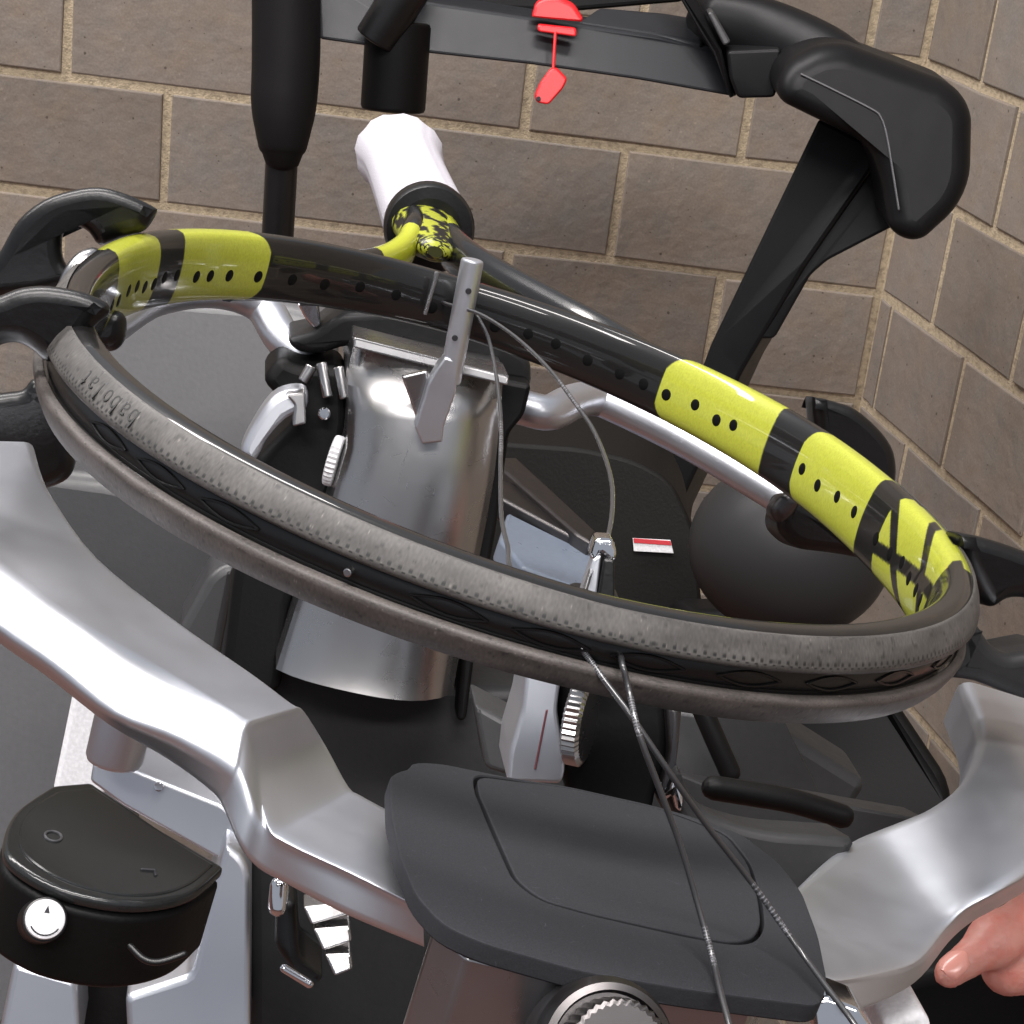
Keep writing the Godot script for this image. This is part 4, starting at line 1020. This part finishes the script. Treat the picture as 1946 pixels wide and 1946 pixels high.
func frame_texture() -> ImageTexture:
	var w := 2048
	var h := 112
	var im := Image.create(w, h, false, Image.FORMAT_RGB8)
	var nz := FastNoiseLite.new()
	nz.seed = 9
	nz.frequency = 0.35
	var black := Color(0.095, 0.092, 0.09)
	var yellow := Color(0.64, 0.66, 0.23)
	# yellow patches along the hoop as [from, to] in degrees from the tip, each with rounded ends
	var patches := [[-149.6, -129.8, 1.0, 0.3], [-122.4, -103.0, 0.3, 0.5], [125.6, 148.0, 0.2, 1.0], [94.6, 117.6, 0.2, 0.8], [60.0, 87.5, 0.2, 0.2]]
	for x in w:
		for y in h:
			var c := Color(0, 0, 0)
			for sub in 4:
				var deg := -180.0 + 360.0 * (x + 0.25 + 0.5 * (sub % 2)) / w
				c += (yellow if is_yellow(patches, deg, (y + 0.25 + 0.5 * (sub / 2)) / h) else black) * 0.25
			var g := nz.get_noise_2d(x * 1.7, y * 4.0)
			c = c * (1.0 + 0.12 * g)
			im.set_pixel(x, y, c)
	im.generate_mipmaps()
	return ImageTexture.create_from_image(im)

func guard_texture(low: bool) -> ImageTexture:
	var w := 2048
	var h := 48
	var im := Image.create(w, h, false, Image.FORMAT_RGB8)
	var nz := FastNoiseLite.new()
	nz.seed = 15
	nz.frequency = 0.02
	nz.fractal_octaves = 5
	var fine := FastNoiseLite.new()
	fine.seed = 16
	fine.frequency = 0.3
	for x in w:
		for y in h:
			var v := 0.29 + 0.08 * nz.get_noise_2d(x * 0.6, y * 5.0) + 0.07 * fine.get_noise_2d(x, y * 3.0)
			var c := Color(v * 1.04, v * 0.97, v * 0.93) if low else Color(v, v * 0.97, v * 0.94)
			if fine.get_noise_2d(x * 0.6 + 900, y * 2.0) > 0.58:
				c = Color(0.44, 0.42, 0.40)
			if nz.get_noise_2d(x * 3.0 + 300, y * 14.0) > 0.42:
				c = c * 0.72
			im.set_pixel(x, y, c)
	for k in (0 if low else 150):      # double row of tiny dimples, their shade painted in as dark marks
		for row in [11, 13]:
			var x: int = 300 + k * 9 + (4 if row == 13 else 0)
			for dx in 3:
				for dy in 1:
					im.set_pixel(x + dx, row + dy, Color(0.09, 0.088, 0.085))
	im.generate_mipmaps()
	return ImageTexture.create_from_image(im)

func tennis_racket() -> void:
	var o := thing("tennis_racket", "black tennis racket with yellow patches and a white grip clamped for stringing", "tennis racket", Vector3(0, 1.05, 0), machine_turn)
	var secs := []
	var n := 240
	for i in n + 1:
		secs.append(hoop_section(-PI + TAU * i / n))
	loft(secs, false)
	var paint := StandardMaterial3D.new()
	paint.albedo_texture = frame_texture()
	paint.roughness = 0.36
	paint.metallic_specular = 0.3
	paint.clearcoat_enabled = true
	paint.clearcoat = 0.8
	paint.clearcoat_roughness = 0.04
	var frame := part("frame", paint, o, 50, true)
	# scuffed bumper guard, upper and lower band, on the outside of the near half
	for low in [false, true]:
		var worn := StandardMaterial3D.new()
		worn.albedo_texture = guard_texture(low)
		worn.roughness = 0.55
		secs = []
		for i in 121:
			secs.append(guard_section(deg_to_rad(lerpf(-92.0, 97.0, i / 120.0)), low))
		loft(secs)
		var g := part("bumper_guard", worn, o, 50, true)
		if not low:
			lettering(g)
	# grommet strip in the groove
	secs = []
	for i in 121:
		var a := deg_to_rad(lerpf(-91.0, 96.0, i / 120.0))
		var c := hoop_at(a)
		var nn := hoop_out(a)
		secs.append([c + nn * 0.0034 + Vector3.UP * 0.0027, c + nn * 0.0041 + Vector3.UP * 0.0020, c + nn * 0.0043, c + nn * 0.0041 - Vector3.UP * 0.0020, c + nn * 0.0034 - Vector3.UP * 0.0027, c + nn * 0.0028])
	loft(secs)
	part("grommet_strip", mats["black_plastic"], o, 50)
	for deg in [-46.0, -38.0, -30.0, -11.0, -3.2, 4.4, 13.2, 22.0, 31.0, 42.0]:
		var a := deg_to_rad(deg)
		var along := (hoop_at(a + 0.01) - hoop_at(a - 0.01)).normalized()
		var c := hoop_at(a) + hoop_out(a) * 0.0044
		for s in [-1, 1]:
			var arc := []
			for k in 9:
				var t := k / 8.0
				arc.append(c + along * (t - 0.5) * 0.017 + Vector3.UP * s * 0.0017 * sin(PI * t))
			tube(arc, 0.00030, 6)
		part("string_guide", mats["black_plastic"], o)
	var pin := hoop_at(deg_to_rad(-18.8)) + hoop_out(deg_to_rad(-18.8)) * 0.004
	rod(pin, pin + hoop_out(deg_to_rad(-18.8)) * 0.0022, 0.0010, 12, 0.0003)
	part("eyelet", mats["steel"], o)
	# grommets: little black tubes that come out of the inner face
	for deg in [-98.0, -102.5, -106.5, -111.1, -115.0, -118.6, -122.0, -125.2, -129.0, -134.6, -138.0, -142.3, -148.2, -154.5, -160.0, -165.5, -171.0, -176.5, 174.2, 169.4, 165.2, 160.0, 154.7, 150.6, 146.5, 141.2, 136.6, 133.2, 115.5, 110.2, 103.8, 97.4, 88.0, 82.0, 77.0, 72.5, 68.0, 64.0]:
		var a := deg_to_rad(deg)
		var c := hoop_at(a) - hoop_out(a) * 0.0052 + Vector3.UP * (-0.0006 if int(deg) % 2 else -0.0018)
		turned([Vector2(0.0002, 0.0009), Vector2(0.0017, 0.0009), Vector2(0.0024, 0.0006), Vector2(0.0028, 0.0002), Vector2(0.0028, -0.001), Vector2(0.0002, -0.001)], c, -hoop_out(a), 14)
		part("grommet", mats["grommet"], o)
	# throat: two arms from the hoop to the shaft
	for side in [-1.0, 1.0]:
		var y := -0.0010 if side > 0.0 else -0.0100
		var path := smooth([hoop_at(side * deg_to_rad(146.0)) + hoop_out(side * deg_to_rad(146.0)) * 0.001 + Vector3(0, y * 0.5, 0), Vector3(side * 0.066, y, -0.166), Vector3(side * 0.048, y, -0.196), Vector3(side * 0.026, y, -0.232), Vector3(side * 0.0135, y * 0.6, -0.258), Vector3(side * 0.0085, 0, -0.280), Vector3(side * 0.007, 0, -0.305)], 6, false)
		var rad := []
		for k in path.size():
			rad.append(lerpf(0.0085, 0.0090, float(k) / path.size()))
		var across := []
		for i in path.size():
			var d: Vector3 = (path[mini(i + 1, path.size() - 1)] - path[maxi(i - 1, 0)] as Vector3).normalized()
			var sd := d.cross(Vector3.UP).normalized()
			var ring := []
			for k in 20:
				var q := TAU * k / 20
				ring.append(path[i] + sd * 0.0052 * signf(cos(q)) * pow(absf(cos(q)), 0.8) + Vector3.UP * rad[i] * sin(q))
			across.append(ring)
		loft(across)
		var m := StandardMaterial3D.new()
		m.albedo_texture = throat_texture(side)
		m.roughness = 0.22
		m.clearcoat_enabled = true
		m.clearcoat = 0.55
		m.clearcoat_roughness = 0.04
		part("throat_arm", m, o, 50, true)
	tube([Vector3(0, 0, -0.262), Vector3(0, 0, -0.282), Vector3(0, 0, -0.315)], [0.0085, 0.0135, 0.0165], 24, true, 0.66, Vector3.UP)
	var sm := StandardMaterial3D.new()
	sm.albedo_texture = throat_texture(0.0)
	sm.roughness = 0.3
	part("shaft", sm, o, 50, true)
	turned([Vector2(0.014, 0), Vector2(0.0188, 0.0008), Vector2(0.0200, 0.003), Vector2(0.0200, 0.007), Vector2(0.0192, 0.0085), Vector2(0.0196, 0.010), Vector2(0.0196, 0.013), Vector2(0.012, 0.0135)], Vector3(0.0015, 0, -0.304), Vector3(0, 0, -1), 40)
	part("grip_collar", mats["black_plastic"], o)
	secs = []
	for s in [[-0.314, 0.0185], [-0.330, 0.0190], [-0.40, 0.0190], [-0.46, 0.0194], [-0.49, 0.0204], [-0.505, 0.0220], [-0.516, 0.0232], [-0.525, 0.0230], [-0.530, 0.0210], [-0.532, 0.0150]]:
		var ring := []
		for k in 8:
			for e in [-0.30, -0.1, 0.1, 0.30]:
				var q: float = TAU * (k + 0.5 + e) / 8.0
				var rr: float = s[1] * (1.0 - 0.055 * cos(e * PI * 2.0) * 0.6 + 0.012)
				ring.append(Vector3(0.0015 + cos(q) * rr * 1.03, sin(q) * rr * 0.93, s[0]))
		secs.append(ring)
	var fine := []
	for i in secs.size() - 1:
		for k in 4:
			var ring := []
			for j in secs[i].size():
				ring.append((secs[i][j] as Vector3).cubic_interpolate(secs[i + 1][j], secs[maxi(i - 1, 0)][j], secs[mini(i + 2, secs.size() - 1)][j], k / 4.0))
			fine.append(ring)
	fine.append(secs[-1])
	loft(fine)
	part("grip", mats["grip_white"], o, 60)

func throat_texture(side: float) -> ImageTexture:
	var w := 256
	var h := 64
	var im := Image.create(w, h, false, Image.FORMAT_RGB8)
	var nz := FastNoiseLite.new()
	nz.seed = 19
	nz.frequency = 0.05
	for x in w:
		for y in h:
			var c := Color(0.085, 0.082, 0.08)
			var u := float(x) / w
			var v := float(y) / h
			if side < 0.0 and u > 0.50 and u < 0.76:
				c = Color(0.67, 0.69, 0.19)
			if side > 0.0 and u > 0.86:
				c = Color(0.67, 0.69, 0.19)
			if side == 0.0:
				var s := sin(v * 26.0 + nz.get_noise_2d(x, y * 2) * 5.0)
				if s > -0.05:
					c = Color(0.60, 0.62, 0.20)
			im.set_pixel(x, y, c)
	return ImageTexture.create_from_image(im)

func lettering(guard: Node3D) -> void:
	var f := SystemFont.new()
	f.font_names = PackedStringArray(["Droid Sans"])
	f.font_weight = 500
	var word := "babolat"
	for i in word.length():
		var a := deg_to_rad(lerpf(-42.5, -51.5, i / 6.0))
		var t := TextMesh.new()
		t.font = f
		t.text = word[i]
		t.font_size = 16
		t.pixel_size = 0.00035
		t.depth = 0.0004
		var n := hoop_out(a)
		var h := hoop_h(a)
		var along := (hoop_at(a + 0.01) - hoop_at(a - 0.01)).normalized()
		var face := (n * h * 0.36 + Vector3.UP * 0.0060 * 0.50).normalized()
		var up := -(Vector3.UP - face * face.dot(Vector3.UP)).normalized()      # the word stands on its head
		var right := up.cross(face).normalized()
		put("letter", t, mats["worn_print"], guard, Transform3D(Basis(right, up, face), hoop_at(a) + n * 0.0060 * 0.90 + Vector3.UP * h * 0.68))

func racket_string() -> void:
	var o := thing("racket_string", "thin grey racket string running through the head and hanging over the black pad", "string", Vector3(0, 1.05, 0), machine_turn)
	var m := StandardMaterial3D.new()
	m.albedo_texture = string_texture()
	m.roughness = 0.16
	m.clearcoat_enabled = true
	m.clearcoat = 1.0
	var in_a := deg_to_rad(-177.0)
	var tip_y := 0.0
	var a := [Vector3(-0.0065, 0.001, -0.163), Vector3(-0.0060, 0.001, -0.150), Vector3(0.0046, 0.0045, -0.13), Vector3(0.0144, 0.0052, -0.105), Vector3(0.0232, 0.0035, -0.078), Vector3(0.0288, 0.0011, -0.05), Vector3(0.0324, -0.001, -0.028), Vector3(0.0325, -0.0035, 0.004), Vector3(0.03, -0.0058, 0.028), Vector3(0.0244, -0.0077, 0.055), Vector3(0.015, -0.007, 0.085), Vector3(0.0072, -0.007, 0.115), Vector3(-0.0032, 0, 0.1552), Vector3(-0.0029, 0, 0.1611), Vector3(0.0012, -0.003, 0.1636), Vector3(0.0092, -0.008, 0.1729), Vector3(0.0192, -0.016, 0.177), Vector3(0.0311, -0.026, 0.1763), Vector3(0.0462, -0.0375, 0.176), Vector3(0.0575, -0.046, 0.1817), Vector3(0.063, -0.049, 0.1917), Vector3(0.0673, -0.051, 0.2007), Vector3(0.0739, -0.056, 0.2111)]
	var b := [Vector3(0.0062, 0.001, -0.163), Vector3(0.0060, 0.001, -0.150), Vector3(0.0104, -0.0033, -0.13), Vector3(0.0114, -0.0093, -0.095), Vector3(0.0102, -0.0143, -0.06), Vector3(0.0073, -0.0183, -0.025), Vector3(0.0036, -0.0208, 0.015), Vector3(0.0016, -0.0199, 0.045), Vector3(-0.0013, -0.0163, 0.08), Vector3(0.0051, -0.0037, 0.14), Vector3(0.006, 0, 0.1597), Vector3(0.0058, 0, 0.1666), Vector3(0.0081, -0.004, 0.1689), Vector3(0.011, -0.01, 0.1766), Vector3(0.0185, -0.02, 0.1788), Vector3(0.0267, -0.031, 0.1803), Vector3(0.0335, -0.0415, 0.1835), Vector3(0.0378, -0.049, 0.1904), Vector3(0.0376, -0.0505, 0.2018), Vector3(0.0377, -0.052, 0.2115), Vector3(0.0381, -0.056, 0.2255)]
	tube(smooth(a, 6, false), 0.00068, 10, true, 1.0, Vector3.ZERO, 0.0, 5.0)
	part("strand", m, o, 60, true)
	tube(smooth(b, 6, false), 0.00068, 10, true, 1.0, Vector3.ZERO, 0.0, 5.0)
	part("strand", m, o, 60, true)
	tube(smooth([Vector3(-0.0065, 0.001, -0.163), Vector3(-0.003, 0.001, -0.1645), Vector3(0.003, 0.001, -0.1645), Vector3(0.0062, 0.001, -0.163)], 4, false), 0.00068, 10)
	part("strand", mats["dark_metal"], o, 60)

func string_texture() -> ImageTexture:
	var w := 512
	var h := 16
	var im := Image.create(w, h, false, Image.FORMAT_RGB8)
	im.fill(Color(0.15, 0.15, 0.16))
	var r := RandomNumberGenerator.new()
	r.seed = 5
	var x := 20
	while x < 120:       # worn white print, too small to read
		for dx in r.randi_range(2, 4):
			for y in range(r.randi_range(0, 4), h - r.randi_range(0, 4)):
				if r.randf() < 0.75:
					im.set_pixel(x + dx, y, Color(0.44, 0.44, 0.46))
		x += r.randi_range(5, 9)
	return ImageTexture.create_from_image(im)

# ---------------------------------------------------------------- hand
func hand() -> void:
	var o := thing("person", "bare hand reaching in at the right with pointing finger under the silver arm", "person")
	var j := [
		# each bone: from, to, radius there, radius here (metres)
		[Vector3(0.1347, 0.9244, 0.0776), Vector3(0.15, 0.9302, 0.0689), 0.0043, 0.0066], [Vector3(0.15, 0.9302, 0.0689), Vector3(0.1713, 0.9356, 0.0568), 0.0066, 0.0082], [Vector3(0.1713, 0.9356, 0.0568), Vector3(0.2049, 0.9381, 0.0391), 0.0082, 0.0105],
		[Vector3(0.1573, 0.9195, 0.0666), Vector3(0.1676, 0.9174, 0.0635), 0.0070, 0.0074], [Vector3(0.1601, 0.9178, 0.0612), Vector3(0.1714, 0.9145, 0.0435), 0.0068, 0.0062], [Vector3(0.1676, 0.9174, 0.0635), Vector3(0.2085, 0.9198, 0.0414), 0.0076, 0.0102],
		[Vector3(0.1762, 0.9019, 0.0655), Vector3(0.212, 0.9028, 0.0433), 0.0072, 0.0098], [Vector3(0.177, 0.9008, 0.0639), Vector3(0.1912, 0.8972, 0.0424), 0.0068, 0.0060],
		[Vector3(0.1892, 0.8868, 0.0626), Vector3(0.2171, 0.8872, 0.0448), 0.0064, 0.0088], [Vector3(0.1901, 0.8856, 0.061), Vector3(0.2034, 0.882, 0.0427), 0.0060, 0.0055],
		[Vector3(0.1807, 0.9324, 0.0323), Vector3(0.1983, 0.927, 0.0284), 0.0072, 0.0088], [Vector3(0.1983, 0.927, 0.0284), Vector3(0.2362, 0.9122, 0.0268), 0.0090, 0.014],
		[Vector3(0.2063, 0.9366, 0.0366), Vector3(0.2478, 0.9152, 0.0273), 0.0115, 0.018], [Vector3(0.2095, 0.9188, 0.0398), Vector3(0.2511, 0.9066, 0.0291), 0.0115, 0.018], [Vector3(0.213, 0.9017, 0.0417), Vector3(0.2543, 0.8995, 0.0302), 0.0110, 0.018], [Vector3(0.218, 0.8861, 0.0432), Vector3(0.2557, 0.8937, 0.0306), 0.0100, 0.017],
		[Vector3(0.15, 0.9302, 0.0689), Vector3(0.1515, 0.9307, 0.0678), 0.0073, 0.0073], [Vector3(0.1713, 0.9356, 0.0568), Vector3(0.1735, 0.9361, 0.0558), 0.0090, 0.0088], [Vector3(0.1573, 0.9195, 0.0666), Vector3(0.1584, 0.9199, 0.0661), 0.0076, 0.0075],
		[Vector3(0.2512, 0.905, 0.0297), Vector3(0.315, 0.8943, 0.0129), 0.021, 0.024]]
	surface_nets(j, 0.0022, 0.0030)
	part("body", mats["skin"], o, 80)
	# nail of the pointing finger
	var tip := Vector3(0.1347, 0.9244, 0.0776)
	var knuckle := Vector3(0.15, 0.9302, 0.0689)
	var d := (tip - knuckle).normalized()
	var to_eye := (Vector3(-0.0712, 1.2302, 0.5176) - tip).normalized()
	var up := (to_eye * 0.75 + Vector3(-0.35, 0.5, 0)).normalized()
	up = (up - d * up.dot(d)).normalized()
	var side := d.cross(up)
	var secs := []
	for i in 9:
		var t := i / 8.0
		var w := 0.0037 * sqrt(maxf(1.0 - pow(absf(t - 0.5) * 2.0, 5.0), 0.22))
		var ring := []
		for k in 9:
			var q := (k / 8.0 - 0.5) * 2.0
			ring.append(tip + d * lerpf(-0.0058, 0.0026, t) + side * w * q + up * (0.0053 - 0.0016 * q * q - 0.0019 * t * t))
		for k in range(8, -1, -1):
			var q := (k / 8.0 - 0.5) * 2.0
			ring.append(tip + d * lerpf(-0.0058, 0.0026, t) + side * w * q * 0.96 + up * (0.0040 - 0.0016 * q * q - 0.0024 * t * t))
		secs.append(ring)
	loft(secs)
	part("fingernail", mats["nail"], o, 60)

func surface_nets(bones: Array, cell: float, blend: float) -> void:
	var lo := Vector3.ONE * 1e9
	var hi := -lo
	for b in bones:
		for k in 2:
			var r: Vector3 = Vector3.ONE * (b[2 + k] + cell * 2.5)
			lo = lo.min(b[k] - r)
			hi = hi.max(b[k] + r)
	var n := Vector3i(((hi - lo) / cell).ceil()) + Vector3i.ONE
	var field := {}
	for b in bones:
		var a: Vector3 = b[0]
		var ab: Vector3 = b[1] - b[0]
		var l2 := ab.length_squared()
		var reach: float = maxf(b[2], b[3]) + cell * 2.5
		var i0 := Vector3i(((a.min(b[1]) - Vector3.ONE * reach - lo) / cell).floor()).max(Vector3i.ZERO)
		var i1 := Vector3i(((a.max(b[1]) + Vector3.ONE * reach - lo) / cell).ceil()).min(n - Vector3i.ONE)
		for x in range(i0.x, i1.x + 1):
			for y in range(i0.y, i1.y + 1):
				for z in range(i0.z, i1.z + 1):
					var p := lo + Vector3(x, y, z) * cell
					var t := clampf((p - a).dot(ab) / l2, 0.0, 1.0)
					var dd: float = p.distance_to(a + ab * t) - lerpf(b[2], b[3], t)
					if dd > cell * 2.4:
						continue
					var key := Vector3i(x, y, z)
					if field.has(key):
						var e: float = field[key]
						var h := clampf(0.5 + 0.5 * (e - dd) / blend, 0.0, 1.0)
						field[key] = lerpf(e, dd, h) - blend * h * (1.0 - h)
					else:
						field[key] = dd
	var verts := {}
	var corners := []
	for c in 8:
		corners.append(Vector3i(c & 1, (c >> 1) & 1, (c >> 2) & 1))
	for key in field:
		var inside := 0
		var vals := PackedFloat32Array()
		for c in corners:
			var v: float = field.get(key + c, cell * 2.4)
			vals.append(v)
			if v < 0.0:
				inside += 1
		if inside == 0 or inside == 8:
			continue
		var s := Vector3.ZERO
		var cnt := 0
		for i in 8:
			for bit in [1, 2, 4]:
				if i & bit == 0 and (vals[i] < 0.0) != (vals[i | bit] < 0.0):
					var t := vals[i] / (vals[i] - vals[i | bit])
					s += Vector3(corners[i]).lerp(Vector3(corners[i | bit]), t)
					cnt += 1
		verts[key] = lo + (Vector3(key) + s / cnt) * cell
	var start := tv.size()
	for key in verts:
		for axis in 3:
			var e := Vector3i.ZERO
			e[axis] = 1
			var v0: float = field.get(key, cell * 2.4)
			var v1: float = field.get(key + e, cell * 2.4)
			if (v0 < 0.0) == (v1 < 0.0):
				continue
			var u := Vector3i.ZERO
			u[(axis + 1) % 3] = 1
			var w := Vector3i.ZERO
			w[(axis + 2) % 3] = 1
			if not (verts.has(key - u) and verts.has(key - w) and verts.has(key - u - w)):
				continue
			var q := [verts[key], verts[key - u], verts[key - u - w], verts[key - w]]
			if v0 > 0.0:
				q.reverse()
			tri(q[0], q[1], q[2])
			tri(q[0], q[2], q[3])
	flip_from(start)
